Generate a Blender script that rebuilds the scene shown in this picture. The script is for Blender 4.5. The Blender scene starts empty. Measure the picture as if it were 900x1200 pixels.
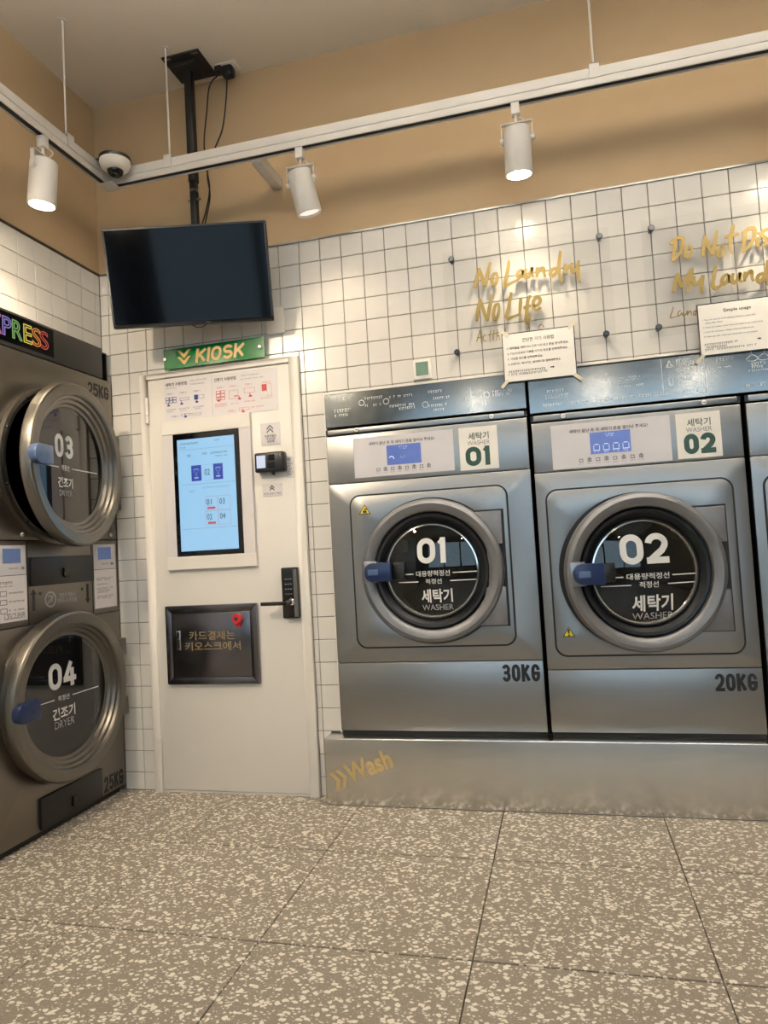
import bpy, bmesh, math, random
from mathutils import Matrix, Vector, Euler
random.seed(7)
SC = bpy.context.scene
COL = SC.collection
PI = math.pi

# ------------------------------------------------------------------ camera
cam_d = bpy.data.cameras.new('camera')
cam = bpy.data.objects.new('camera', cam_d)
COL.objects.link(cam)
cam.location = (2.116872, -2.941359, 1.075909)
cam.rotation_euler = (1.6205409, 0.0564993, 0.2492814)
cam_d.sensor_fit = 'VERTICAL'
cam_d.sensor_height = 24.0
cam_d.lens = 817.4875 / 1200.0 * 24.0
cam_d.clip_start = 0.02
SC.camera = cam

# ------------------------------------------------------------------ world: daylight outside the shop front
W = bpy.data.worlds.new('daylight')
SC.world = W
W.use_nodes = True
bg = W.node_tree.nodes['Background']
bg.inputs[0].default_value = (0.66, 0.85, 1.0, 1)
bg.inputs[1].default_value = 2.1

SC.view_settings.view_transform = 'Standard'
SC.view_settings.look = 'None'
SC.view_settings.gamma = 1.0
SC.view_settings.use_curve_mapping = False
SC.view_settings.exposure = 0.3

LED_STRENGTH = 80.0
LED_DOWN = 3.0
SPOT_W = 17.5
LENS_STRENGTH = 40.0

# ------------------------------------------------------------------ materials
def lin(c):
    if isinstance(c, str):
        c = [int(c[i:i + 2], 16) / 255 for i in (0, 2, 4)]
    return tuple(x / 12.92 if x <= 0.04045 else ((x + 0.055) / 1.055) ** 2.4 for x in c)

MATS = {}
def mat(name, col, rough=0.5, metal=0.0, var=0.06, scale=30.0, bump=0.0, emit=0.0, spec=0.5, rvar=0.0, stretch=None, coat=0.0):
    m = bpy.data.materials.new(name)
    m.use_nodes = True
    nt = m.node_tree
    p = nt.nodes['Principled BSDF']
    c = lin(col)
    tc = nt.nodes.new('ShaderNodeTexCoord')
    mp = nt.nodes.new('ShaderNodeMapping')
    if stretch: mp.inputs['Scale'].default_value = stretch
    nz = nt.nodes.new('ShaderNodeTexNoise')
    nz.inputs['Scale'].default_value = scale
    nz.inputs['Detail'].default_value = 3
    nt.links.new(tc.outputs['Object'], mp.inputs[0])
    nt.links.new(mp.outputs[0], nz.inputs['Vector'])
    mx = nt.nodes.new('ShaderNodeMix'); mx.data_type = 'RGBA'
    mx.inputs[6].default_value = (*[max(0, x * (1 - var)) for x in c], 1)
    mx.inputs[7].default_value = (*[min(1, x * (1 + var)) for x in c], 1)
    nt.links.new(nz.outputs[0], mx.inputs[0])
    nt.links.new(mx.outputs[2], p.inputs['Base Color'])
    p.inputs['Roughness'].default_value = rough
    p.inputs['Metallic'].default_value = metal
    p.inputs['Specular IOR Level'].default_value = spec
    if coat:
        p.inputs['Coat Weight'].default_value = coat
        p.inputs['Coat Roughness'].default_value = 0.05
    if rvar:
        mr = nt.nodes.new('ShaderNodeMapRange')
        mr.inputs[3].default_value = max(0.02, rough - rvar); mr.inputs[4].default_value = rough + rvar
        nt.links.new(nz.outputs[0], mr.inputs[0]); nt.links.new(mr.outputs[0], p.inputs['Roughness'])
    if bump:
        b = nt.nodes.new('ShaderNodeBump'); b.inputs['Strength'].default_value = bump; b.inputs['Distance'].default_value = 0.001
        nt.links.new(nz.outputs[0], b.inputs['Height']); nt.links.new(b.outputs[0], p.inputs['Normal'])
    if emit:
        nt.links.new(mx.outputs[2], p.inputs['Emission Color'])
        nt.links.remove(p.inputs['Base Color'].links[0]); p.inputs['Base Color'].default_value = (.02, .02, .02, 1)
        p.inputs['Emission Strength'].default_value = emit
    MATS[name] = m
    return m

def glass_mat(name, tint, refl_rough=0.03, ior=1.45):
    m = bpy.data.materials.new(name); m.use_nodes = True
    nt = m.node_tree; nt.nodes.clear()
    out = nt.nodes.new('ShaderNodeOutputMaterial')
    tr = nt.nodes.new('ShaderNodeBsdfTransparent'); gl = nt.nodes.new('ShaderNodeBsdfGlossy')
    nz = nt.nodes.new('ShaderNodeTexNoise'); nz.inputs['Scale'].default_value = 12
    mx0 = nt.nodes.new('ShaderNodeMix'); mx0.data_type = 'RGBA'
    mx0.inputs[6].default_value = (*[t * 0.97 for t in tint], 1); mx0.inputs[7].default_value = (*tint, 1)
    nt.links.new(nz.outputs[0], mx0.inputs[0]); nt.links.new(mx0.outputs[2], tr.inputs[0])
    gl.inputs['Roughness'].default_value = refl_rough
    f0 = ((ior - 1) / (ior + 1)) ** 2
    lw = nt.nodes.new('ShaderNodeLayerWeight'); lw.inputs[0].default_value = 0.5
    pw_ = nt.nodes.new('ShaderNodeMath'); pw_.operation = 'POWER'; pw_.inputs[1].default_value = 5
    nt.links.new(lw.outputs['Facing'], pw_.inputs[0])
    fr = nt.nodes.new('ShaderNodeMapRange'); fr.inputs[3].default_value = min(1, 2 * f0); fr.inputs[4].default_value = 1.0
    nt.links.new(pw_.outputs[0], fr.inputs[0])
    mx = nt.nodes.new('ShaderNodeMixShader')
    nt.links.new(fr.outputs[0], mx.inputs[0]); nt.links.new(tr.outputs[0], mx.inputs[1]); nt.links.new(gl.outputs[0], mx.inputs[2])
    nt.links.new(mx.outputs[0], out.inputs[0])
    return m

def terrazzo():
    m = bpy.data.materials.new('terrazzo'); m.use_nodes = True
    nt = m.node_tree; p = nt.nodes['Principled BSDF']; N = nt.nodes.new; L = nt.links.new
    geo = N('ShaderNodeNewGeometry')
    wn = N('ShaderNodeTexNoise'); wn.inputs['Scale'].default_value = 40; wn.inputs['Detail'].default_value = 2
    L(geo.outputs['Position'], wn.inputs['Vector'])
    warp = N('ShaderNodeMix'); warp.data_type = 'RGBA'; warp.blend_type = 'ADD'; warp.inputs[0].default_value = 0.018
    L(geo.outputs['Position'], warp.inputs[6]); L(wn.outputs['Color'], warp.inputs[7])
    def layer(scale, pick, r0, r1, rot):
        mp = N('ShaderNodeMapping'); mp.inputs['Scale'].default_value = (1, 1.3, 1); mp.inputs['Rotation'].default_value = (0, 0, rot)
        L(warp.outputs[2], mp.inputs[0])
        v1 = N('ShaderNodeTexVoronoi'); v1.voronoi_dimensions = '2D'
        v1.inputs['Scale'].default_value = scale; L(mp.outputs[0], v1.inputs['Vector'])
        sp = N('ShaderNodeSeparateColor'); L(v1.outputs['Color'], sp.inputs[0])
        g1 = N('ShaderNodeMath'); g1.operation = 'GREATER_THAN'; g1.inputs[1].default_value = pick; L(sp.outputs[0], g1.inputs[0])
        ed = N('ShaderNodeMath'); ed.operation = 'MULTIPLY_ADD'; ed.inputs[1].default_value = r1 - r0; ed.inputs[2].default_value = r0; L(sp.outputs[1], ed.inputs[0])
        g2 = N('ShaderNodeMath'); g2.operation = 'LESS_THAN'; L(v1.outputs['Distance'], g2.inputs[0]); L(ed.outputs[0], g2.inputs[1])
        mu = N('ShaderNodeMath'); mu.operation = 'MULTIPLY'; L(g1.outputs[0], mu.inputs[0]); L(g2.outputs[0], mu.inputs[1])
        return mu, sp
    a, sa = layer(50, 0.72, 0.22, 0.46, 0.6)
    a2, sa2 = layer(64, 0.76, 0.22, 0.44, 2.1)
    b, sb = layer(100, 0.76, 0.2, 0.42, 1.2)
    c, sc_ = layer(170, 0.74, 0.2, 0.4, 0.2)
    bn = N('ShaderNodeTexNoise'); bn.inputs['Scale'].default_value = 160; L(geo.outputs['Position'], bn.inputs['Vector'])
    base = N('ShaderNodeMix'); base.data_type = 'RGBA'
    base.inputs[6].default_value = (*lin('776e62'), 1); base.inputs[7].default_value = (*lin('8b8276'), 1); L(bn.outputs[0], base.inputs[0])
    prev = base
    for lay, s, col in ((c, sc_, 'a39a8c'), (b, sb, 'cfc8bb'), (a2, sa2, 'd6d0c4'), (a, sa, 'dcd6ca')):
        x = N('ShaderNodeMix'); x.data_type = 'RGBA'
        L(lay.outputs[0], x.inputs[0]); L(prev.outputs[2], x.inputs[6]); x.inputs[7].default_value = (*lin(col), 1)
        prev = x
    L(prev.outputs[2], p.inputs['Base Color'])
    p.inputs['Roughness'].default_value = 0.5
    p.inputs['Specular IOR Level'].default_value = 0.35
    return m

M_TILE = mat('glazed_tile', 'd9d5ce', 0.22, var=0.03, scale=14, bump=0.12, spec=0.5)
M_GROUT = mat('grout', '6c675c', 0.9, var=0.1, scale=90)
M_BROWN = mat('tan_paint', 'b49c7a', 0.75, var=0.03, scale=6, bump=0.1)
M_CEIL = mat('ceiling_paint', 'dad2c6', 0.85, var=0.02, scale=5)
M_TERR = terrazzo()
M_WHITE = mat('white_paint', 'e6e0d6', 0.45, var=0.02, scale=20)
M_DOORW = mat('door_paint', 'e3ded6', 0.42, var=0.02, scale=8)
M_TRACKW = mat('white_powder_coat', 'd3cfc9', 0.4, var=0.02)
M_STEEL = mat('brushed_steel', '9c9d9d', 0.35, 1.0, var=0.05, scale=9, rvar=0.05, stretch=(1, 1, 26), bump=0.02)
M_STEELB = mat('satin_steel', '8f9294', 0.34, 1.0, var=0.04, scale=6, rvar=0.04, bump=0.02)
M_MIRROR = mat('polished_steel', '8e9294', 0.16, 1.0, var=0.06, scale=24, rvar=0.05, bump=0.10, stretch=(1, 1, 2))
M_PLINTH = mat('reflection_streaked_steel', 'd2d2d0', 0.26, 1.0, var=0.07, scale=2.6, stretch=(4, 1, 0.1))  # faint vertical streaks in the colour stand in for reflections
M_DRYER = mat('warm_steel', '857f77', 0.40, 1.0, var=0.05, scale=7, rvar=0.05, bump=0.02)
M_DRYTOP = mat('graphite_panel', '3b3a38', 0.4, 0.6, var=0.06)
M_RING = mat('cast_ring_grey', '76777a', 0.40, 0.5, var=0.05, scale=18)
M_RINGD = mat('dryer_ring_metal', '7f7b74', 0.36, 1.0, var=0.02, scale=14)
M_DKSTEEL = mat('dark_chrome', '5c5f66', 0.25, 1.0, var=0.1)
M_DRUM = mat('drum_steel', '4a4c4e', 0.35, 1.0, var=0.1, scale=30)
M_BLACK = mat('black_plastic', '141416', 0.35, var=0.1)
M_GASKET = mat('black_rubber', '101317', 0.4, var=0.1)
M_BLACKM = mat('matt_black_metal', '121212', 0.55, var=0.1)
M_GLOSSB = mat('gloss_black', '08090b', 0.07, var=0.1, spec=0.5)
M_SCREEN = mat('dark_screen', '04060a', 0.07, var=0.1, spec=0.18)
M_BLUE = mat('navy_plastic', '14274f', 0.3, var=0.08)
M_BLUEL = mat('blue_grey_plastic', '4d6285', 0.28, var=0.08)
M_CHROME = mat('chrome', 'd0d0d0', 0.12, 1.0, var=0.02)
M_GOLD = mat('gold_foil', '8a774a', 0.36, 1.0, var=0.08, scale=60)
M_GOLDP = mat('gold_paint', 'dcba74', 0.35, 0.0, var=0.06)
M_TANP = mat('faded_gold_film', '7d6d4e', 0.5, var=0.08)
M_TANF = mat('tan_film', 'b8a06c', 0.5, var=0.08)
M_GREEN = mat('green_acrylic', '0d7a3c', 0.15, var=0.06, scale=8, coat=0.5)
M_LABEL = mat('label_film', 'c9c7cb', 0.4, var=0.02)
M_PAPER = mat('paper', 'e4e1da', 0.6, var=0.02)
M_PAPERL = mat('lilac_paper', 'd9d4d4', 0.55, var=0.02)
M_LETW = mat('white_vinyl', 'dddddb', 0.5, var=0.03)
M_LETG = mat('grey_vinyl', 'a4a6a8', 0.5, var=0.05)
M_LETB = mat('black_vinyl', '17171a', 0.5, var=0.05)
M_INK = mat('black_ink', '2c2a2c', 0.6, var=0.05)
M_INKG = mat('grey_ink', '77757a', 0.6, var=0.05)
M_INKR = mat('red_ink', 'c4474c', 0.6, var=0.05)
M_INKB = mat('blue_ink', '2a3c86', 0.6, var=0.05)
M_DKGREEN = mat('bottle_green_vinyl', '24473f', 0.5, var=0.05)
M_YELLOW = mat('warning_yellow', 'd9c21c', 0.5, var=0.05)
M_RED = mat('red_plastic', 'b3202a', 0.3, var=0.08)
M_TAPE = mat('masking_tape', 'cfc5b0', 0.6, var=0.05)
M_ALU = mat('aluminium_trim', '8a8a88', 0.3, 1.0, var=0.05)
M_DARKTRIM = mat('dark_metal_trim', '5b5248', 0.4, 0.8, var=0.05)
M_WALLB = mat('grey_wall_paint', '9c8f7c', 0.8, var=0.03, scale=6)
M_LENSM = mat('lamp_lens_mid', 'ffe9d0', 0.4, var=0.0, emit=9.0)
M_LENSD = mat('lamp_lens_dim', 'ffe6d6', 0.4, var=0.0, emit=0.9)
M_LENS = mat('lamp_lens', 'fff0d4', 0.4, var=0.0, emit=LENS_STRENGTH)
M_LED = mat('added_uplight_glow', 'fffaf3', 0.4, var=0.0, emit=LED_STRENGTH)
M_LEDD = mat('added_downlight_glow', 'fff5ea', 0.4, var=0.0, emit=LED_DOWN)
M_UIBG = mat('kiosk_screen_light', 'a2d6fb', 0.2, var=0.01, emit=0.70)
M_UIBLUE = mat('kiosk_blue', '2a49c0', 0.3, var=0.03, emit=0.55)
M_UIINK = mat('kiosk_ink', '35475e', 0.3, var=0.03, emit=0.3)
M_UILINE = mat('kiosk_line', '7aa3c4', 0.3, var=0.03, emit=0.6)
M_UIRED = mat('kiosk_red', 'd0606c', 0.3, var=0.03, emit=0.6)
M_LCD = mat('machine_lcd', '7088d8', 0.2, var=0.12, scale=25, emit=0.5)
M_LCDW = mat('machine_lcd_white', 'dfe8ff', 0.2, var=0.03, emit=0.7)
M_LCDD = mat('dryer_lcd', '6a7fae', 0.2, var=0.12, scale=25, emit=0.36)
M_DOME = glass_mat('smoked_dome', (0.08, 0.08, 0.09))
M_GLASSW = glass_mat('washer_glass', (0.42, 0.44, 0.45), 0.02)
M_GLASSD = glass_mat('dryer_glass', (0.12, 0.12, 0.12), 0.03, 1.6)
M_ACRYL = glass_mat('clear_acrylic', (0.992, 0.994, 0.994), 0.06, 1.18)
M_PANE = glass_mat('shopfront_glass', (0.93, 0.96, 0.97), 0.01, 1.45)
LETTER_GLOW = [mat('letter_glow_' + n, c, 0.4, var=0.02, emit=0.6) for n, c in  # outline lettering colours, with emission added to brighten them
        (('pink', 'd06a9c'), ('violet', '8c7cc8'), ('green', '7fb060'), ('yellow', 'e0c850'), ('orange', 'd88a3c'), ('red', 'b8443c'))]

# ------------------------------------------------------------------ mesh helpers
OFF = {}
def off_of(p): return OFF.get(p.name, Vector((0, 0, 0))) if p else None

class G:
    def __init__(s): s.v = []; s.f = []
    def add(s, vs, fs):
        b = len(s.v); s.v += [tuple(v) for v in vs]; s.f += [tuple(i + b for i in f) for f in fs]; return s
    def box(s, x0, x1, y0, y1, z0, z1):
        return s.add([(x0, y0, z0), (x1, y0, z0), (x1, y1, z0), (x0, y1, z0), (x0, y0, z1), (x1, y0, z1), (x1, y1, z1), (x0, y1, z1)],
                     [(0, 3, 2, 1), (4, 5, 6, 7), (0, 1, 5, 4), (1, 2, 6, 5), (2, 3, 7, 6), (3, 0, 4, 7)])
    def prism(s, poly, y0, y1):                       # poly in (x, z), front at y0
        n = len(poly)
        a = sum(poly[i][0] * poly[(i + 1) % n][1] - poly[(i + 1) % n][0] * poly[i][1] for i in range(n))
        if a < 0: poly = poly[::-1]
        return s.add([(x, y0, z) for x, z in poly] + [(x, y1, z) for x, z in poly],
                     [tuple(range(n)), tuple(range(2 * n - 1, n - 1, -1))] + [(i, i + n, (i + 1) % n + n, (i + 1) % n) for i in range(n)])
    def ring(s, outer, cx, cz, r, y0, y1):            # plate with round hole
        n = len(outer)
        if sum(outer[i][0] * outer[(i + 1) % n][1] - outer[(i + 1) % n][0] * outer[i][1] for i in range(n)) < 0: outer = outer[::-1]
        inn = []
        for x, z in outer:
            a = math.atan2(z - cz, x - cx); inn.append((cx + r * math.cos(a), cz + r * math.sin(a)))
        vs = [(x, y0, z) for x, z in outer] + [(x, y0, z) for x, z in inn] + [(x, y1, z) for x, z in outer] + [(x, y1, z) for x, z in inn]
        fs = []
        for i in range(n):
            j = (i + 1) % n
            fs += [(i, j, n + j, n + i), (2 * n + j, 2 * n + i, 3 * n + i, 3 * n + j), (j, i, 2 * n + i, 2 * n + j), (n + i, n + j, 3 * n + j, 3 * n + i)]
        return s.add(vs, fs)
    def lathe(s, prof, c, n=64, axis='y', close=False, cap=False):   # prof: (r, t) along axis
        m = len(prof); vs = []
        for r, t in prof:
            for k in range(n):
                a = 2 * PI * k / n; u, w = r * math.cos(a), r * math.sin(a)
                if axis == 'y': vs.append((c[0] + u, c[1] + t, c[2] + w))
                elif axis == 'z': vs.append((c[0] + u, c[1] + w, c[2] + t))
                else: vs.append((c[0] + t, c[1] + u, c[2] + w))
        fs = []
        for i in range(m if close else m - 1):
            i2 = (i + 1) % m
            for k in range(n):
                k2 = (k + 1) % n
                fs.append((i * n + k, i * n + k2, i2 * n + k2, i2 * n + k))
        b = len(s.v)
        s.add(vs, fs)
        if cap and not close:
            for i in (0, m - 1):
                if prof[i][0] > 1e-5: s.f.append(tuple(b + i * n + k for k in range(n)))
        return s
    def cyl(s, c, r, t0, t1, n=24, axis='z'): return s.lathe([(r, t0), (r, t1)], c, n, axis, cap=True)
    def tube(s, pts, r, n=8):
        P = [Vector(p) for p in pts]; vs = []; m = len(P)
        ref = Vector((0, 0, 1))
        if abs((P[-1] - P[0]).normalized().z) > 0.9: ref = Vector((0, 1, 0))
        for i, p in enumerate(P):
            d = (P[min(i + 1, m - 1)] - P[max(i - 1, 0)]).normalized()
            u = d.cross(ref).normalized(); w = u.cross(d)
            for k in range(n):
                a = 2 * PI * k / n; vs.append(p + u * r * math.cos(a) + w * r * math.sin(a))
        fs = [(i * n + k, i * n + (k + 1) % n, (i + 1) * n + (k + 1) % n, (i + 1) * n + k) for i in range(m - 1) for k in range(n)]
        fs += [tuple(range(n)), tuple((m - 1) * n + k for k in range(n))]
        return s.add(vs, fs)
    def ribbon(s, pts, w0, y0, y1):                   # brush stroke in (x, z)
        P = smooth_path(pts); m = len(P); vs = []
        for i, p in enumerate(P):
            t = i / (m - 1)
            d = (P[min(i + 1, m - 1)] - P[max(i - 1, 0)]); d = d.normalized() if d.length > 1e-9 else Vector((1, 0))
            nrm = Vector((-d.y, d.x)); w = w0 * (0.70 + 0.30 * math.sin(PI * min(1, t * 1.25))) * 0.5
            for y in (y0, y1):
                for sg in (1, -1): q = p + nrm * w * sg; vs.append((q.x, y, q.y))
        fs = []
        for i in range(m - 1):
            a, b = 4 * i, 4 * i + 4
            fs += [(a, a + 1, b + 1, b), (a + 2, b + 2, b + 3, a + 3), (a, b, b + 2, a + 2), (a + 1, a + 3, b + 3, b + 1)]
        fs += [(0, 2, 3, 1), (4 * m - 4, 4 * m - 3, 4 * m - 1, 4 * m - 2)]
        return s.add(vs, fs)
    def dashes(s, x0, x1, z, h, y, th=0.0004, gap=0.35): # row of tiny print too small to read
        x = x0
        while x < x1 - h * 0.4:
            w = h * random.uniform(0.6, 1.0)
            if random.random() > gap * 0.4:
                k = random.random()
                zt = z + h * random.uniform(-0.08, 0.08)
                s.box(x, min(x + w * 0.8, x1), y - th, y, zt + h * 0.30, zt + h * 0.50)
                s.box(x + w * 0.25 * k, min(x + w * (0.25 * k + 0.22), x1), y - th, y, zt - h * 0.45, zt + h * 0.35)
                if k > 0.4: s.box(x + w * 0.1, min(x + w * 0.75, x1), y - th, y, zt - h * 0.45, zt - h * 0.25)
            x += w * 1.12
        return s
    def build(s, name, m, parent=None, bevel=0.0, seg=2, smooth=True, off=None, angle=0.6):
        return finish(name, s.v, s.f, m, parent, bevel, seg, smooth, off, angle)

def smooth_path(pts, k=5):
    P = [Vector(p) for p in pts]
    if len(P) == 2: return [P[0].lerp(P[1], i / 4) for i in range(5)]
    out = []
    for i in range(len(P) - 1):
        p0, p1, p2, p3 = P[max(i - 1, 0)], P[i], P[i + 1], P[min(i + 2, len(P) - 1)]
        for j in range(k):
            t = j / k
            out.append(0.5 * ((2 * p1) + (p2 - p0) * t + (2 * p0 - 5 * p1 + 4 * p2 - p3) * t * t + (3 * p1 - p0 - 3 * p2 + p3) * t ** 3))
    out.append(P[-1])
    return out

def finish(name, vs, fs, m, parent, bevel=0, seg=2, smooth=True, off=None, angle=0.6):
    o = off_of(parent) if off is None else Vector(off)
    if o is None: o = Vector((0, 0, 0))
    me = bpy.data.meshes.new(name)
    me.from_pydata([(v[0] - o.x, v[1] - o.y, v[2] - o.z) for v in vs], [], fs)
    bm = bmesh.new(); bm.from_mesh(me)
    bmesh.ops.remove_doubles(bm, verts=bm.verts, dist=1e-6)
    bmesh.ops.recalc_face_normals(bm, faces=bm.faces)
    if bevel:
        es = [e for e in bm.edges if len(e.link_faces) == 2 and e.calc_face_angle(0) > 0.5]
        bmesh.ops.bevel(bm, geom=es, offset=bevel, segments=seg, profile=0.5, affect='EDGES', clamp_overlap=True)
    if smooth:
        for f in bm.faces: f.smooth = True
        for e in bm.edges:
            e.smooth = not (len(e.link_faces) == 2 and e.calc_face_angle(0) > angle)
    bm.to_mesh(me); bm.free()
    me.materials.append(m)
    ob = bpy.data.objects.new(name, me); COL.objects.link(ob)
    if parent:
        ob.parent = parent
        if off is not None: ob.location = o - off_of(parent)
    else:
        ob.location = o
    OFF[ob.name] = o
    return ob

def thing(name, label, cat, base, group=None, rotz=0.0, loc=None):
    o = bpy.data.objects.new(name, None); COL.objects.link(o)
    o.empty_display_size = 0.1
    o.location = loc if loc is not None else base
    o.rotation_euler = (0, 0, rotz)
    OFF[o.name] = Vector(base)
    tag(o, label, cat, group)
    return o

def tag(o, label, cat, group=None):
    o['label'] = label; o['category'] = cat
    if group: o['group'] = group
    return o

def struct(o): o['kind'] = 'structure'; return o

def rrect(x0, x1, z0, z1, r, k=6):
    out = []
    for cx, cz, a0 in ((x1 - r, z1 - r, 0), (x0 + r, z1 - r, 90), (x0 + r, z0 + r, 180), (x1 - r, z0 + r, 270)):
        for i in range(k + 1):
            a = math.radians(a0 + 90 * i / k); out.append((cx + r * math.cos(a), cz + r * math.sin(a)))
    return out

def densify(poly, d=0.03):
    out = []
    n = len(poly)
    for i in range(n):
        a, b = Vector(poly[i]), Vector(poly[(i + 1) % n]); m = max(1, int((b - a).length / d))
        out += [tuple(a.lerp(b, j / m)) for j in range(m)]
    return out

def text(s, m, name, parent, rect, y, bold=0.0, depth=0.0006, mode='fit', ang=0.0, res=3, align='CENTER', space=1.0, line=1.0, shear=0.0, yfun=None):
    cu = bpy.data.curves.new('t', 'FONT')
    cu.body = s; cu.size = 1.0; cu.offset = bold; cu.resolution_u = res; cu.align_x = align; cu.space_character = space; cu.space_line = line; cu.shear = shear
    ob = bpy.data.objects.new('t', cu); COL.objects.link(ob)
    dg = bpy.context.evaluated_depsgraph_get()
    me = bpy.data.meshes.new_from_object(ob.evaluated_get(dg))
    bpy.data.objects.remove(ob); bpy.data.curves.remove(cu)
    vs = [(v.co.x, v.co.y) for v in me.vertices]; fs = [tuple(p.vertices) for p in me.polygons]
    bpy.data.meshes.remove(me)
    x0, x1 = min(v[0] for v in vs), max(v[0] for v in vs); z0, z1 = min(v[1] for v in vs), max(v[1] for v in vs)
    X0, Z0, X1, Z1 = rect
    sx, sz = (X1 - X0) / (x1 - x0), (Z1 - Z0) / (z1 - z0)
    if mode == 'w': sz = sx
    if mode == 'h': sx = sz
    cx, cz = (X0 + X1) / 2, (Z0 + Z1) / 2
    ca, sa = math.cos(ang), math.sin(ang)
    P = []
    for u, v in vs:
        a, b = (u - (x0 + x1) / 2) * sx, (v - (z0 + z1) / 2) * sz
        if mode == 'h' and align == 'LEFT': a = (u - x0) * sx - (X1 - X0) / 2
        P.append((cx + a * ca - b * sa, cz + a * sa + b * ca))
    n = len(P)
    g = G()
    g.v = [(x, y - depth, z) for x, z in P]
    g.f = list(fs)
    if yfun: g.v = [(x, yfun(x, z), z) for x, z in P]
    return g.build(name, m, parent, smooth=False)

def arc(cx, cy, rx, ry, a0, a1, n=12):
    return [(cx + rx * math.cos(math.radians(a0 + (a1 - a0) * i / n)), cy + ry * math.sin(math.radians(a0 + (a1 - a0) * i / n))) for i in range(n + 1)]
# glyph centre lines in a unit box (stroke half-width is taken off at the edges)
GLY = {
    '0': [arc(.5, .66, .5, .34, 0, 180) + arc(.5, .34, .5, .34, 180, 360) + [(1, .66)]],
    'O': [arc(.5, .62, .5, .38, 0, 180) + arc(.5, .38, .5, .38, 180, 360) + [(1, .62)]],
    '1': [[(.12, .86), (.62, 1.0)], [(.62, 1.0), (.62, 0)]],
    '2': [arc(.5, .70, .5, .30, 175, -20, 14) + [(.80, .42), (.02, 0)], [(.02, 0), (1, 0)]],
    '3': [arc(.5, .75, .46, .25, 165, -75, 14), arc(.5, .27, .5, .27, 80, -165, 16), [(.40, .52), (.62, .52)]],
    '4': [[(.62, 1.0), (.0, .26)], [(.0, .24), (1.0, .24)], [(.76, .62), (.76, 0)]],
    '5': [[(.95, 1.0), (.10, 1.0)], [(.10, 1.0), (.08, .52)], [(.08, .53)] + arc(.5, .33, .5, .33, 125, -165, 18)],
    'K': [[(.0, 0), (.0, 1)], [(1, 1), (.05, .40)], [(.34, .60), (1, 0)]],
    'G': [arc(.5, .66, .5, .34, 5, 180) + arc(.5, .34, .5, .34, 180, 360) + [(1, .48)], [(1, .47), (.56, .47)]],
    'I': [[(.5, 0), (.5, 1)]],
    'S': [arc(.5, .745, .46, .255, 20, 240, 14) + [(.62, .50)] + arc(.5, .265, .50, .265, 70, -160, 16)],
    'X': [[(0, 0), (1, 1)], [(0, 1), (1, 0)]],
}
def flat_stroke(g, pts, w, y0, y1):
    P = [Vector(p) for p in pts]; m = len(P)
    closed = (P[0] - P[-1]).length < 1e-5
    L_, R_ = [], []
    for i in range(m):
        if closed: a, b = P[(i - 1) % (m - 1)], P[(i + 1) % (m - 1)]
        else: a, b = P[max(i - 1, 0)], P[min(i + 1, m - 1)]
        d = (b - a).normalized(); n = Vector((-d.y, d.x)) * w * .5
        L_.append(P[i] + n); R_.append(P[i] - n)
    for i in range(m - 1):
        g.prism([tuple(L_[i]), tuple(L_[i + 1]), tuple(R_[i + 1]), tuple(R_[i])], y0, y1)
def numerals(txt, m, name, parent, rect, y, w=.2, depth=.0006, widths=None, gap=.30, shear=0.0, yfun=None):
    """bold condensed numerals and capitals; w = stroke width as a share of the height"""
    X0, Z0, X1, Z1 = rect; H = Z1 - Z0; sw = H * w
    rel = widths or [(.30 if c == 'I' else .55 if c == '1' else 1.0) for c in txt]
    gp = sw * gap
    tot = (X1 - X0) - gp * (len(txt) - 1); unit = tot / sum(rel)
    g = G(); x = X0
    for c, r in zip(txt, rel):
        cw = unit * r
        for si, st in enumerate(GLY[c]):
            pts = [(x + sw / 2 + u * (cw - sw), Z0 + sw / 2 + v * (H - sw)) for u, v in st]
            if len(st) == 2:                           # square ends reach the box
                d = (Vector(pts[1]) - Vector(pts[0])).normalized() * sw * .5
                if abs(d.x) < .02 * H * w or abs(d.y) < .02 * H * w:
                    pts = [tuple(Vector(pts[0]) - d), tuple(Vector(pts[1]) + d)]
                else: pts = [tuple(Vector(pts[0]) - d * .5), tuple(Vector(pts[1]) + d * .5)]
            pts = [(px + (pz - Z0) * shear, pz) for px, pz in pts]
            flat_stroke(g, pts, sw, y - depth - .00015 * si, y)
        x += cw + gp
    if yfun: g.v = [(a, b - y + yfun(a, c_), c_) for a, b, c_ in g.v]
    return g.build(name, m, parent, smooth=False)

# ------------------------------------------------------------------ layout constants
X0T, ZT = 0.94577, 2.48183          # tile grid origin on the back wall
CEIL = 3.331
XR, YF = 5.6, -6.0                  # right wall, shop front
WX0, WX1, WZ1 = 1.137, 3.66, 1.766  # opening for the washers

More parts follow.
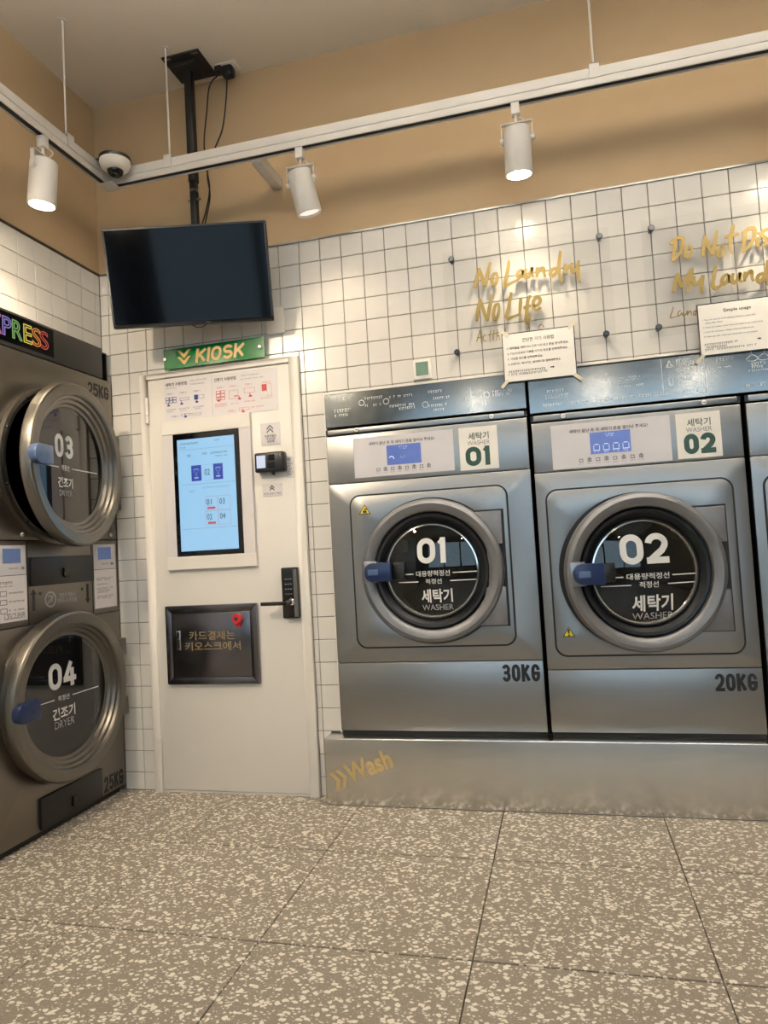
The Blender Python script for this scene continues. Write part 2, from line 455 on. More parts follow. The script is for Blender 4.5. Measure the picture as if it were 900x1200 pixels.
# ------------------------------------------------------------------ room shell
g = G().box(-0.3, XR + .3, YF - .3, 1.2, -0.15, -0.012)
floor = struct(g.build('floor', M_GROUT, smooth=False))
g = G().box(-0.3, XR + .3, YF - .3, 1.2, CEIL, CEIL + .12)
struct(g.build('ceiling', M_CEIL, smooth=False))
g = G()
yb0, yb1 = 0.006, 0.16
g.box(-.16, WX0, yb0, yb1, -0.012, ZT); g.box(WX0, WX1, yb0, yb1, WZ1, ZT); g.box(WX1, XR, yb0, yb1, -0.012, ZT)
wall_back = struct(g.build('wall_back', M_GROUT, smooth=False))
g = G().box(-0.006, XR, 0.0, yb1, ZT, CEIL)
g.build('paint', M_BROWN, wall_back, smooth=False)
g = G().box(WX0 - .1, WX1 + .1, 0.95, 1.0, -0.012, WZ1 + .1).box(WX0 - .1, WX0 - .02, .16, .95, -.012, WZ1 + .1).box(WX1 + .02, WX1 + .1, .16, .95, -.012, WZ1 + .1).box(WX0 - .1, WX1 + .1, .16, .95, WZ1 + .02, WZ1 + .1)
g.build('recess_lining', M_BLACKM, wall_back, smooth=False)
DY0, DY1, DZ1 = -0.822, -0.004, 2.103   # opening for the dryer
g = G()
xl0, xl1 = -0.16, -0.006
g.box(xl0, xl1, YF, DY0, -0.012, ZT); g.box(xl0, xl1, DY0, 0.006, DZ1, ZT); g.box(xl0, xl1, DY1, 0.16, -0.012, DZ1)
wall_left = struct(g.build('wall_left', M_GROUT, smooth=False))
G().box(xl0, 0.0, YF, 0.0, ZT, CEIL).build('paint', M_BROWN, wall_left, smooth=False)
G().box(-0.95, -0.9, DY0 - .1, .1, -0.012, DZ1 + .1).box(-.9, -.16, DY0 - .1, DY0 - .02, -.012, DZ1 + .1).box(-.9, -.16, DY0 - .1, .1, DZ1 + .02, DZ1 + .1).build('recess_lining', M_BLACKM, wall_left, smooth=False)
struct(G().box(XR, XR + .12, YF, 0.16, -0.012, CEIL).build('wall_right', M_WALLB, smooth=False))
# shop front behind the camera
wf = G().box(-0.16, XR + .12, YF - .14, YF, -0.012, 0.92).box(-0.16, XR + .12, YF - .14, YF, 2.95, CEIL).box(-.16, .25, YF - .14, YF, .92, 2.95).box(5.35, XR + .12, YF - .14, YF, .92, 2.95)
struct(wf.build('wall_front', M_WALLB, smooth=False))
fx = [0.25, 1.525, 2.8, 4.075, 5.35]
for i in range(4):
    a, b = fx[i], fx[i + 1]
    wfr = G().box(a, a + .05, YF - .09, YF - .03, .92, 2.95).box(b - .05, b, YF - .09, YF - .03, .92, 2.95).box(a + .05, b - .05, YF - .09, YF - .03, .92, .98).box(a + .05, b - .05, YF - .09, YF - .03, 2.89, 2.95)
    w = struct(wfr.build('window_%d' % (i + 1), M_ALU, smooth=False))
    G().box(a + .05, b - .05, YF - .065, YF - .055, .98, 2.89).build('pane', M_PANE, w, smooth=False)

# ------------------------------------------------------------------ floor tiles
def tile_mesh(name, sx, sy, sz, bev, m):
    g = G().box(-sx / 2, sx / 2, -sy / 2, sy / 2, -sz / 2, sz / 2)
    o = g.build(name, m, None, bevel=bev, seg=1)
    me = o.data; bpy.data.objects.remove(o)
    return me
FP = 0.5965
FPY = 0.580
fme = tile_mesh('floor_tile', FP - .0035, FPY - .006, .012, .001, M_TERR)
for i in range(0, 10):
    for j in range(0, 11):
        cx = 0.033 + FP * (i - 1) + FP / 2; cy = -0.525 + FPY - FPY * j - FPY / 2
        if cx - FP / 2 > XR - .1 or cy - FPY / 2 < YF - .2: continue
        o = bpy.data.objects.new('floor_tile', fme); COL.objects.link(o); o.parent = floor
        o.location = (cx, cy, -0.006 + random.uniform(-.0003, 0))

# ------------------------------------------------------------------ wall tiles
cache = {}
def sub_rects(r, ex):
    out = [r]
    for e in ex:
        nxt = []
        for a in out:
            x0, x1, z0, z1 = a; ex0, ex1, ez0, ez1 = e
            if ex1 <= x0 or ex0 >= x1 or ez1 <= z0 or ez0 >= z1: nxt.append(a); continue
            if ex0 > x0: nxt.append((x0, ex0, z0, z1))
            if ex1 < x1: nxt.append((ex1, x1, z0, z1))
            mx0, mx1 = max(x0, ex0), min(x1, ex1)
            if ez0 > z0: nxt.append((mx0, mx1, z0, ez0))
            if ez1 < z1: nxt.append((mx0, mx1, ez1, z1))
        out = nxt
    return [a for a in out if a[1] - a[0] > .009 and a[3] - a[2] > .009]
GAP = 0.0028
def place_tiles(cells, wall, parent_obj, side):
    for (u0, u1, z0, z1) in cells:
        w, h = round(u1 - u0 - GAP, 4), round(z1 - z0 - GAP, 4)
        key = (w, h, side)
        if key not in cache:
            if side == 'B': cache[key] = tile_mesh('tile', w, .008, h, .0014, M_TILE)
            else: cache[key] = tile_mesh('tile', .008, w, h, .0014, M_TILE)
        o = bpy.data.objects.new('tile', cache[key]); COL.objects.link(o); o.parent = parent_obj
        c = ((u0 + u1) / 2, (z0 + z1) / 2)
        o.location = (c[0], .004, c[1]) if side == 'B' else (-.004, c[0], c[1])
        t = 0.0022
        o.rotation_euler = (random.uniform(-t, t), 0, random.uniform(-t, t)) if side == 'B' else (0, random.uniform(-t, t), random.uniform(-t, t))
def bulk_tiles(cells, parent_obj, side):
    g = G()
    for (u0, u1, z0, z1) in cells:
        a, b, c, d = u0 + GAP / 2, u1 - GAP / 2, z0 + GAP / 2, z1 - GAP / 2
        if side == 'B': g.box(a, b, 0, .008, c, d)
        else: g.box(-.008, 0, a, b, c, d)
    o = g.build('distant_tiles', M_TILE, parent_obj, smooth=False); o['kind'] = 'stuff'
ex = [(0.213, 1.022, -1, 1.957), (WX0 - .004, WX1 + .01, -1, WZ1), (-1, .04, -1, 1.93), (1.083, 3.7, -1, .279)]
near, far = [], []
us = [0.0] + [X0T + .1 * i for i in range(-9, 48)]
us = [u for u in us if u < XR]
zs = [ZT - .1 * j for j in range(25)] + [0.001]
for i in range(len(us) - 1):
    for j in range(len(zs) - 1):
        for r in sub_rects((us[i], us[i + 1], zs[j + 1], zs[j]), ex):
            (near if r[1] < 3.0 else far).append(r)
near.sort(key=lambda r: -(r[1] - r[0]) * (r[3] - r[2]))
place_tiles(near[:298], 'B', wall_back, 'B')
bulk_tiles(near[298:] + far, wall_back, 'B')
exl = [(DY0 - .002, .02, -1, DZ1)]
near, far = [], []
vs_ = [0.0, -0.0366] + [-0.0366 - .1 * i for i in range(1, 40)]
for i in range(len(vs_) - 1):
    for j in range(len(zs) - 1):
        for r in sub_rects((vs_[i + 1], vs_[i], zs[j + 1], zs[j]), exl):
            (near if (r[0] > -1.35 and r[3] > 1.7) else far).append(r)
place_tiles(near, 'L', wall_left, 'L')
bulk_tiles(far, wall_left, 'L')
struct(G().box(0.0, XR, -0.006, 0.0, ZT - .002, ZT + .006).build('trim_1', M_ALU, smooth=False))
struct(G().box(0.0, 0.006, YF, -.006, ZT - .002, ZT + .008).build('trim_2', M_DARKTRIM, smooth=False))
struct(G().box(WX0 - .008, WX0 - .001, -.008, .004, .279, WZ1).box(WX0 - .008, WX1, -.008, .004, WZ1, WZ1 + .008).build('trim_3', M_WHITE, smooth=False))

# ------------------------------------------------------------------ lighting: added LED uplights and track
LZ = 3.02
def added_uplight(x0, x1, y0, y1, label):  # linear LEDs inferred from washer glass; unseen uplight form added to brighten the ceiling
    o = thing('added_linear_uplight', label, 'ceiling light', ((x0 + x1) / 2, (y0 + y1) / 2, LZ), 'added linear uplights')
    yc = (y0 + y1) / 2
    G().box(x0, x0 + .02, y0, y1, LZ - .04, LZ + .04).box(x1 - .02, x1, y0, y1, LZ - .04, LZ + .04).box(x0, x1, y0, y1, LZ - .004, LZ + .004).build('housing', M_TRACKW, o, bevel=.002)
    G().box(x0 + .02, x1 - .02, y0 + .005, y1 - .005, LZ - .036, LZ - .030).build('diffuser', M_LEDD, o, smooth=False)
    G().box(x0 + .02, x1 - .02, y0 - .03, y0 - .026, LZ - .03, LZ + .036).box(x0 + .02, x1 - .02, y1 + .026, y1 + .03, LZ - .03, LZ + .036).box(x0 + .02, x1 - .02, y0 - .03, y1 + .03, LZ - .030, LZ - .004).build('reflector', M_TRACKW, o, smooth=False)
    G().box(x0 + .02, x1 - .02, y0 + .005, y1 - .005, LZ + .004, LZ + .020).build('upper_diffuser', M_LED, o, smooth=False)
    for xx in (x0 + .3, x1 - .3): G().cyl((xx, yc, 0), .003, LZ + .036, CEIL, 8).build('hanger_rod', M_TRACKW, o)
added_uplight(0.7, 4.7, -1.42, -1.34, 'unseen white linear pendant, shaped as an added uplight nearest the machines')
added_uplight(0.7, 4.7, -2.24, -2.16, 'unseen white linear pendant, shaped as an added uplight nearer the viewer')

TX, TYY = 0.255, -0.26             # track runs at this distance from the two walls
tr = thing('lighting_track', 'white L-shaped lighting track hung from thin rods below the ceiling', 'track', (TX, TYY, 2.75))
tw, tz0, tzm, tz1 = .019, 2.752, 2.780, 2.820
def beam(ax, a0, a1, c):
    g = G()
    for w, z0, z1 in ((tw, tzm + .002, tz1), (tw * .8, tzm, tzm + .002)):
        g.box(*((a0, a1, c - w, c + w) if ax == 'x' else (c - w, c + w, a0, a1)), z0, z1)
    return g
def lower(ax, a0, a1, c):
    g = G()
    for lo, hi in ((-.019, -.013), (.013, .019)):
        g.box(*((a0, a1, c + lo, c + hi) if ax == 'x' else (c + lo, c + hi, a0, a1)), tz0, tzm)
    return g
beam('x', TX - .019, 5.2, TYY).build('upper_rail', M_TRACKW, tr, bevel=.002)
beam('y', -3.4, TYY - .02, TX).build('upper_rail', M_TRACKW, tr, bevel=.002)
lower('x', TX - .019, 5.2, TYY).build('lower_rail', M_TRACKW, tr, bevel=.0015)
lower('y', -3.4, TYY - .02, TX).build('lower_rail', M_TRACKW, tr, bevel=.0015)
G().box(TX + .03, 5.19, TYY - .013, TYY + .013, tz0 + .006, tzm).build('conductor_slot', M_BLACKM, tr, smooth=False)
G().box(TX - .013, TX + .013, -3.39, TYY - .03, tz0 + .006, tzm).build('conductor_slot', M_BLACKM, tr, smooth=False)
G().box(TX - .024, TX + .05, TYY - .05, TYY + .024, tz0 - .003, tz0).box(TX + .0195, TX + .0225, TYY - .075, TYY - .02, tz0 - .003, tz1 + .004).build('corner_bracket', M_TRACKW, tr, smooth=False)
for (hx, hy, ax) in ((0.565, TYY, 'x'), (2.352, TYY, 'x'), (4.1, TYY, 'x'), (TX, -0.535, 'y'), (TX, -1.6, 'y')):
    G().cyl((hx, hy, 0), .004, tz1 + .012, CEIL, 10).cyl((hx, hy, 0), .016, CEIL - .004, CEIL, 16).build('hanger_rod', M_TRACKW, tr)
    w = .018; g = G(); t = .0235
    if ax == 'x':
        g.box(hx - w, hx + w, hy - t, hy - .0195, tzm - .002, tz1 + .016).box(hx - w, hx + w, hy + .0195, hy + t, tzm - .002, tz1 + .016).box(hx - w, hx + w, hy - t, hy + t, tz1 + .012, tz1 + .016)
    else:
        g.box(hx - t, hx - .0195, hy - w, hy + w, tzm - .002, tz1 + .016).box(hx + .0195, hx + t, hy - w, hy + w, tzm - .002, tz1 + .016).box(hx - t, hx + t, hy - w, hy + w, tz1 + .012, tz1 + .016)
    g.build('hanger_clip', M_TRACKW, tr, smooth=False)
arm = tag(G().box(.94, .985, TYY + .02, -.001, tz0 - .01, tz0 + .035).build('track_bracket', M_TRACKW, bevel=.003, off=(.96, 0, 2.75)), 'white square arm holding the track off the tan wall', 'bracket')

def track_lamp(x, y, label, tilt, yoke='x', power=1.0):
    o = thing('track_spotlight', label, 'spotlight', (x, y, tz0), 'white track spotlights')
    G().box(x - .016, x + .016, y - .016, y + .016, tz0 - .045, tz0).build('adapter', M_TRACKW, o, bevel=.002)
    s = 1 if yoke == 'x' else 0
    g = G().cyl((x, y, 0), .006, tz0 - .075, tz0 - .045, 12)
    pz = tz0 - .14
    def bx(u0, u1, w0, w1, z0, z1):
        if s: g.box(x + u0, x + u1, y + w0, y + w1, z0, z1)
        else: g.box(x + w0, x + w1, y + u0, y + u1, z0, z1)
    bx(-.060, .060, -.009, .009, tz0 - .078, tz0 - .074)
    bx(-.060, -.057, -.009, .009, pz - .012, tz0 - .074); bx(.057, .060, -.009, .009, pz - .012, tz0 - .074)
    g.build('yoke', M_TRACKW, o, smooth=False)
    head = G()
    hz1, hz0 = tz0 - .100, tz0 - .274
    head.lathe([(.010, hz1), (.046, hz1), (.051, hz1 - .005), (.0525, hz0 + .002), (.0515, hz0), (.0465, hz0), (.045, hz0 + .014), (.0, hz0 + .014)], (x, y, 0), 40, 'z')
    for sg in (-1, 1):
        c = (x, y, pz) if s else (x, y, pz)
        if s: head.cyl((x, y, pz), .010, sg * .050, sg * .066, 14, 'x')
        else: head.cyl((x, y, pz), .010, sg * .050, sg * .066, 14, 'y')
    hd = head.build('lamp_head', M_TRACKW, o, off=(x, y, pz))
    hd.rotation_euler = tilt
    G().lathe([(.0, hz0 + .009), (.020, hz0 + .006), (.0445, hz0 + .010), (.0445, hz0 + .012), (0, hz0 + .012)], (x, y, 0), 32, 'z').build('lens', M_LENS if power > .5 else M_LENSM if power > .35 else M_LENSD, hd)
    pts = [(x + .012, y + .01, tz0 - .045), (x + .03, y + .02, tz0 - .062), (x + .01, y + .018, tz0 - .08), (x + .005, y + .012, tz0 - .095)]
    G().tube([tuple(v) for v in smooth_path(pts)], .003, 6).build('cable', M_TRACKW, o)
    ld = bpy.data.lights.new('spot_beam', 'SPOT'); ld.energy = SPOT_W * power; ld.color = (1.0, 0.82, 0.60); ld.spot_size = math.radians(100); ld.spot_blend = 0.85; ld.shadow_soft_size = .035
    lo = bpy.data.objects.new('spot_beam', ld); COL.objects.link(lo); lo.parent = hd; lo.location = (0, 0, hz0 - pz - .004)
    return o
track_lamp(TX, -0.675, 'white track spotlight on the left leg of the track, aimed straight down', (0.0, 0.10, 0), 'y')
track_lamp(1.168, TYY, 'white track spotlight right of the television, tilted toward the wall', (0.20, -0.16, 0), power=.3)
track_lamp(2.055, TYY, 'white track spotlight above the gold No Laundry lettering', (0.12, 0.02, 0))
track_lamp(3.03, TYY, 'white track spotlight above the gold Do Not Dis lettering, past the frame edge', (0.14, 0, 0))
track_lamp(TX, -2.0, 'white track spotlight second along the left wall, outside the frame', (0.85, -.15, 0), 'y', power=4.2)
track_lamp(TX, -2.9, 'white track spotlight third along the left wall, outside the frame', (0.4, -.6, 0), 'y', power=1.5)
track_lamp(3.95, TYY, 'white track spotlight farthest right on the back track, outside the frame', (0.1, 0, 0))

tr2 = thing('lighting_track', 'straight white lighting track hung across the room behind the viewer', 'track', (2.5, -4.3, 2.75))
beam('x', .4, 5.0, -4.3).build('upper_rail', M_TRACKW, tr2, bevel=.002)
lower('x', .4, 5.0, -4.3).build('lower_rail', M_TRACKW, tr2, bevel=.0015)
G().box(.41, 4.99, -4.313, -4.287, tz0 + .006, tzm).build('conductor_slot', M_BLACKM, tr2, smooth=False)
for hx in (.8, 2.6, 4.5): G().cyl((hx, -4.3, 0), .004, tz1, CEIL, 10).build('hanger_rod', M_TRACKW, tr2)
track_lamp(1.38, -4.3, 'white track spotlight on the rear track facing washer 01, behind the viewer', (.75, 0, 0), power=.4)
track_lamp(2.57, -4.3, 'white track spotlight in the middle of the rear track, behind the viewer', (.75, 0, 0), power=.4)
track_lamp(3.44, -4.3, 'white track spotlight at the right of the rear track, behind the viewer', (.75, 0, 0), power=.4)

# dome camera under the corner plate
dc = thing('dome_camera', 'small white dome security camera with black lens at the track corner', 'security camera', (0.318, -0.345, 2.815))
cx, cy, cz = 0.352, -0.350, 2.812
G().box(TX - .02, cx + .03, cy - .03, TYY + .01, 2.8205, 2.8235).build('mounting_plate', M_ALU, dc, smooth=False)
G().cyl((cx, cy, 0), .067, 2.808, 2.8205, 40).build('base_ring', M_BLACK, dc)
G().lathe([(.0, 2.808), (.064, 2.808), (.065, 2.798), (.059, 2.780), (.045, 2.768), (.036, 2.766), (.0, 2.766)], (cx, cy, 0), 40, 'z').build('shell', M_WHITE, dc)
G().lathe([(.034, 2.768)] + [(.034 * math.cos(a), 2.768 - .030 * math.sin(a)) for a in [PI / 2 * k / 8 for k in range(9)]], (cx, cy, 0), 32, 'z').build('dome', M_DOME, dc)
G().cyl((cx + .004, cy - .006, 0), .016, 2.742, 2.767, 20).build('lens', M_GLOSSB, dc)
gm = G().box(-.007, .007, -.001, 0, -.007, .007)
q = gm.build('emblem', M_RED, dc, smooth=False); q.location = (cx + .03 - OFF[dc.name].x, cy - .0535 - OFF[dc.name].y, 2.792 - OFF[dc.name].z); q.rotation_euler = (-.4, 0, .5)

# ------------------------------------------------------------------ television and its ceiling mount
TS = 0.70 / 0.735
camp = Vector(cam.location)
tvc = camp + (Vector((0.55726, -0.12508, 2.35535)) - camp) * TS
tv = thing('television', 'black flat screen television hanging from a ceiling pole, tilted down', 'television', (0, 0, 0))
tv.location = tvc; tv.rotation_euler = (0.24795, 0, 0.24688)
w, h = .35, .2071
G().box(-w, w, 0.002, .028, -h, h).build('casing', M_BLACK, tv, bevel=.004)
G().box(-w + .008, w - .008, -.0005, .002, -h + .016, h - .008).build('screen', M_SCREEN, tv, smooth=False)
g = G().box(-w, w, -.004, .002, h - .008, h).box(-w, w, -.004, .002, -h, -h + .016).box(-w, -w + .008, -.004, .002, -h + .016, h - .008).box(w - .008, w, -.004, .002, -h + .016, h - .008)
g.build('bezel', M_BLACK, tv, bevel=.0012, seg=1)
G().box(-.22, .22, .028, .055, -.15, .10).build('rear_housing', M_BLACK, tv, bevel=.008)
g = G().dashes(.055, .08, -h + .008, .006, -.0042); g.build('logo', M_INKG, tv, smooth=False)
G().tube([(x, .01, -h + .002 - .014 * math.sin(PI * (x + .012) / .066)) for x in [-.012 + .0066 * k for k in range(11)]], .0025, 6).build('cable_loop', M_BLACKM, tv)
PXp, PYp = 0.602, -0.125
mt = thing('television_mount', 'black ceiling mount with square plate and long pole for the television', 'mount', (PXp, PYp, CEIL))
G().box(.515, .70, -.215, -.035, CEIL - .008, CEIL).build('ceiling_plate', M_BLACKM, mt, bevel=.002)
G().box(.545, .66, -.18, -.075, CEIL - .032, CEIL - .008).build('plate_cover', M_BLACKM, mt, bevel=.006)
for bx_ in (.54, .675): G().box(bx_ - .016, bx_ + .016, -.208, -.198, CEIL - .0095, CEIL - .008).build('slot', M_ALU, mt, smooth=False)
G().box(PXp - .018, PXp + .018, PYp - .018, PYp + .018, 2.78, CEIL - .03).build('upper_pole', M_BLACKM, mt, bevel=.003)
G().box(PXp - .015, PXp + .015, PYp - .015, PYp + .015, 2.30, 2.78).build('lower_pole', M_BLACKM, mt, bevel=.003)
G().cyl((PXp, PYp, 2.70), .006, -.03, .03, 10, 'x').cyl((PXp, PYp, 2.74), .0195, -.006, .006, 20).build('clamp_bolt', M_ALU, mt)
G().box(PXp - .08, PXp + .03, PYp - .05, PYp - .013, 2.30, 2.42).build('tilt_bracket', M_BLACKM, mt, bevel=.003)
pw = thing('power_socket', 'white ceiling socket with two black plugs behind the television mount', 'socket', (.765, -.07, CEIL))
G().box(.72, .82, -.10, -.03, CEIL - .006, CEIL).build('cover_plate', M_WHITE, pw, bevel=.002)
G().box(.745, .80, -.095, -.045, CEIL - .055, CEIL - .006).build('plug', M_BLACK, pw, bevel=.012, seg=3)
G().box(.715, .75, -.10, -.06, CEIL - .035, CEIL - .006).build('plug', M_BLACK, pw, bevel=.006)
def cable(pts, label):
    P = [Vector(p) for p in pts]
    o = G().tube([tuple(v) for v in smooth_path(P)], .0035, 6).build('power_cable', M_BLACKM, off=pts[0])
    tag(o, label, 'cable', 'cables beside the television pole')
cable([(.725, -.08, 3.29), (.685, -.09, 3.24), (.665, -.09, 3.12), (.645, -.09, 2.98), (.652, -.09, 2.86), (.662, -.09, 2.76), (.64, -.09, 2.66), (.60, -.09, 2.56)], 'thin black cable hanging nearest the television pole')
cable([(.775, -.09, 3.28), (.772, -.10, 3.17), (.745, -.10, 3.02), (.70, -.10, 2.93), (.66, -.10, 2.83), (.668, -.10, 2.72), (.645, -.10, 2.62), (.62, -.10, 2.54)], 'thin black cable hanging farther from the television pole')

# wall plate and thermostat
wp = tag(G().box(.875, .962, -.012, 0, 2.073, 2.193).build('blank_plate', M_WHITE, bevel=.003, off=(.92, 0, 2.13)), 'blank white wall plate beside the lower right corner of the television', 'wall plate')
th = thing('thermostat', 'small white wall control with a grey-green face above washer 01', 'thermostat', (1.585, 0, 1.83))
G().box(1.545, 1.625, -.014, 0, 1.785, 1.872).build('case', M_WHITE, th, bevel=.003)
G().box(1.558, 1.612, -.0155, -.014, 1.802, 1.860).build('face', mat('thermostat_green', '5f7d6a', .4), th, smooth=False)
G().box(1.57, 1.60, -.0155, -.014, 1.789, 1.797).build('button', M_LABEL, th, smooth=False)

# ------------------------------------------------------------------ staff door
dr = thing('door_1', 'white painted steel door between the dryer and the washers', 'door', (.62, 0, 0)); del dr['category']; struct(dr)
G().box(.214, .251, -.022, .004, 0, 1.957).box(.978, 1.021, -.022, .004, 0, 1.957).box(.251, .978, -.022, .004, 1.931, 1.957).box(.251, .978, -.012, .004, 0, .008).build('door_frame', M_DOORW, dr, bevel=.002)
G().box(.254, .975, -.014, .004, .011, 1.928).build('leaf', M_DOORW, dr, bevel=.002)
G().box(.2505, .9785, -.004, .003, .006, 1.9312).build('gap', M_BLACKM, dr, smooth=False)
for z0, z1 in ((1.72, 1.845), (.168, .247)):
    g = G(); n = 3; hgt = (z1 - z0) / n
    for k in range(n): g.cyl((.252, -.026, 0), .008, z0 + hgt * k + .001, z0 + hgt * (k + 1) - .001, 14)
    g.build('hinge', M_DOORW, dr)
lk = G().box(.900, .977, -.045, -.014, .783, 1.008).build('door_lock', M_GLOSSB, dr, bevel=.006, seg=3)
G().box(.958, .975, -.0465, -.045, .79, 1.0).build('side_strip', M_ALU, lk, smooth=False)
g = G()
for i in range(4):
    for j in range(3): g.box(.918 + .012 * j, .925 + .012 * j, -.0455, -.045, .955 - .022 * i, .959 - .022 * i)
g.build('keypad_digits', M_INKG, lk, smooth=False)
G().lathe([(0, -.053), (.012, -.053), (.017, -.047), (.017, -.045)], (.943, 0, .857), 24).build('knob', M_CHROME, lk)
G().box(.812, .935, -.082, -.070, .845, .861).cyl((.928, 0, .853), .011, -.082, -.045, 16, 'y').build('lever', M_BLACKM, lk, bevel=.002)

# stainless access panel on the door
ap = thing('payment_panel', 'square brushed steel panel with Korean card payment lettering on the door', 'panel', (.54, -.014, .675))
x0, x1, z0, z1, fw = .308, .770, .495, .856, .034
o4 = [(x0, z0), (x1, z0), (x1, z1), (x0, z1)]; i4 = [(x0 + fw, z0 + fw), (x1 - fw, z0 + fw), (x1 - fw, z1 - fw), (x0 + fw, z1 - fw)]
M_PANEL = mat('dark_brushed_steel', '77757a', .24, 1.0, var=.03, scale=3)
for k in range(4):
    j = (k + 1) % 4
    G().prism([o4[k], o4[j], i4[j], i4[k]], -.034, -.014).build('frame_rail', M_PANEL, ap, bevel=.004, seg=2)
G().box(x0 + fw + .001, x1 - fw - .001, -.031, -.014, z0 + fw + .001, z1 - fw - .001).build('panel_sheet', M_PANEL, ap, bevel=.003, seg=2)
hl = G().box(.361, .384, -.033, -.031, .652, .742).build('flush_latch', M_CHROME, ap, bevel=.002)
G().box(.366, .379, -.0345, -.033, .66, .70).box(.366, .379, -.0345, -.033, .715, .735).build('latch_slot', M_BLACK, hl, smooth=False)
rk = G().lathe([(0, -.058), (.020, -.058), (.0235, -.052), (.021, -.031)], (.681, 0, .79), 24).box(.668, .694, -.045, -.031, .752, .79).build('key_holder', M_RED, ap)
G().cyl((.681, 0, .79), .008, -.0590, -.0575, 16, 'y').build('keyhole', M_BLACK, rk)
text('카드결제는', M_TANP, 'lettering', ap, (.428, .697, .658, .738), -.0312, bold=.012)
text('키오스크에서', M_TANP, 'lettering', ap, (.405, .648, .684, .689), -.0312, bold=.012)

# ------------------------------------------------------------------ kiosk in the door
ks = thing('kiosk', 'white payment kiosk with an upright lit touch screen set in the door', 'kiosk', (.555, -.014, 1.02))
ya = -.030
G().box(.333, .385, ya, -.014, 1.082, 1.655).build('side_trim', M_PAPERL, ks, bevel=.001, seg=1)
G().box(.722, .778, ya, -.014, 1.082, 1.655).build('side_trim', M_PAPERL, ks, bevel=.001, seg=1)
G().box(.331, .780, ya - .003, -.014, 1.655, 1.722).build('top_rail', M_DOORW, ks, bevel=.0015, seg=1)
G().box(.331, .780, ya - .003, -.014, 1.022, 1.082).build('bottom_rail', M_DOORW, ks, bevel=.0015, seg=1)
G().box(.385, .722, ya - .002, -.014, 1.0825, 1.6545).build('bezel', M_GLOSSB, ks, bevel=.001, seg=1)
ys = ya - .002
scn = G().box(.4075, .698, ys - .001, ys, 1.106, 1.626).build('screen', M_UIBG, ks, smooth=False)
yt = ys - .0012
g = G()
for zz in (1.577, 1.414, 1.208): g.box(.42, .697, yt - .0003, yt, zz - .0008, zz + .0008)
g.box(.540, .590, yt - .0003, yt, 1.4275, 1.4285).box(.540, .590, yt - .0003, yt, 1.5005, 1.5015)
g.build('divider', M_UILINE, scn, smooth=False)
for xa, xb in ((.476, .527), (.588, .636)): G().box(xa, xb, yt - .0003, yt, 1.428, 1.501).build('machine_card', M_UIBLUE, scn, smooth=False)
g = G()
for xx in (.501, .612):
    for a in range(10):
        t0, t1 = 2 * PI * a / 10, 2 * PI * (a + 1) / 10
        g.box(xx + .010 * math.cos(t0) - .0012, xx + .010 * math.cos(t0) + .0012, yt - .0007, yt - .0003, 1.475 + .010 * math.sin(t0) - .0012, 1.475 + .010 * math.sin(t0) + .0012)
    g.box(xx - .014, xx + .014, yt - .0007, yt - .0003, 1.4815, 1.4835).box(xx - .010, xx + .010, yt - .0007, yt - .0003, 1.440, 1.446).box(xx - .004, xx + .004, yt - .0007, yt - .0003, 1.455, 1.458)
g.build('card_icon', M_UIBG, scn, smooth=False)
text('02', M_UIINK, 'lettering', scn, (.543, 1.452, .570, 1.480), yt, bold=.0)
g = G().dashes(.425, .52, 1.605, .008, yt).dashes(.425, .45, 1.588, .006, yt).dashes(.60, .63, 1.610, .006, yt).dashes(.46, .48, 1.548, .010, yt).dashes(.535, .665, 1.552, .008, yt).dashes(.60, .665, 1.536, .005, yt)
g.build('small_print', M_UIINK, scn, smooth=False)
G().dashes(.53, .67, 1.394, .007, yt).dashes(.455, .49, 1.380, .009, yt).build('small_print', M_UILINE, scn, smooth=False)
g = G()
for xa, xb in ((.540, .602), (.606, .667)):
    for za, zb in ((1.289, 1.353), (1.220, 1.285)):
        for (p, q_, r_, s_) in ((xa, xb, za, za + .001), (xa, xb, zb - .001, zb), (xa, xa + .001, za, zb), (xb - .001, xb, za, zb)): g.box(p, q_, yt - .0003, yt, r_, s_)
g.build('machine_tile', M_UIRED, scn, smooth=False)
for s_, xa, zb in (('01', .546, 1.340), ('03', .612, 1.340), ('02', .546, 1.272), ('04', .612, 1.272)):
    text(s_, M_UIINK, 'lettering', scn, (xa, zb - .026, xa + .027, zb), yt)
for zz in (1.294, 1.225): G().box(.550, .590, yt - .0003, yt, zz, zz + .010).dashes(.55, .57, zz + .015, .004, yt).build('state_bar', M_UIRED, scn, smooth=False)

# KIOSK sign on the tiles above the door
sg = thing('kiosk_sign', 'green acrylic sign with gold KIOSK lettering and chevrons above the door', 'sign', (.61, -.012, 1.966))
yk = -.030
G().box(.355, .869, yk, yk + .006, 1.966, 2.061).build('plate', M_GREEN, sg, bevel=.001, seg=1)
for xx in (.366, .849):
    G().lathe([(0, -.040), (.0075, -.040), (.009, -.037), (.009, -.030), (.006, -.030), (.006, 0)], (xx, 0, 2.014), 20).build('standoff', M_CHROME, sg)
numerals('KIOSK', M_GOLDP, 'lettering', sg, (.520, 1.980, .766, 2.046), yk, w=.20, depth=.003, shear=.14, gap=.45)
g = G()
for zz in (2.048, 2.017):
    g.prism([(.428, zz), (.445, zz), (.464, zz - .021), (.483, zz), (.500, zz), (.464, zz - .040)], yk - .004, yk)
g.build('chevron', M_GOLDP, sg, smooth=False)

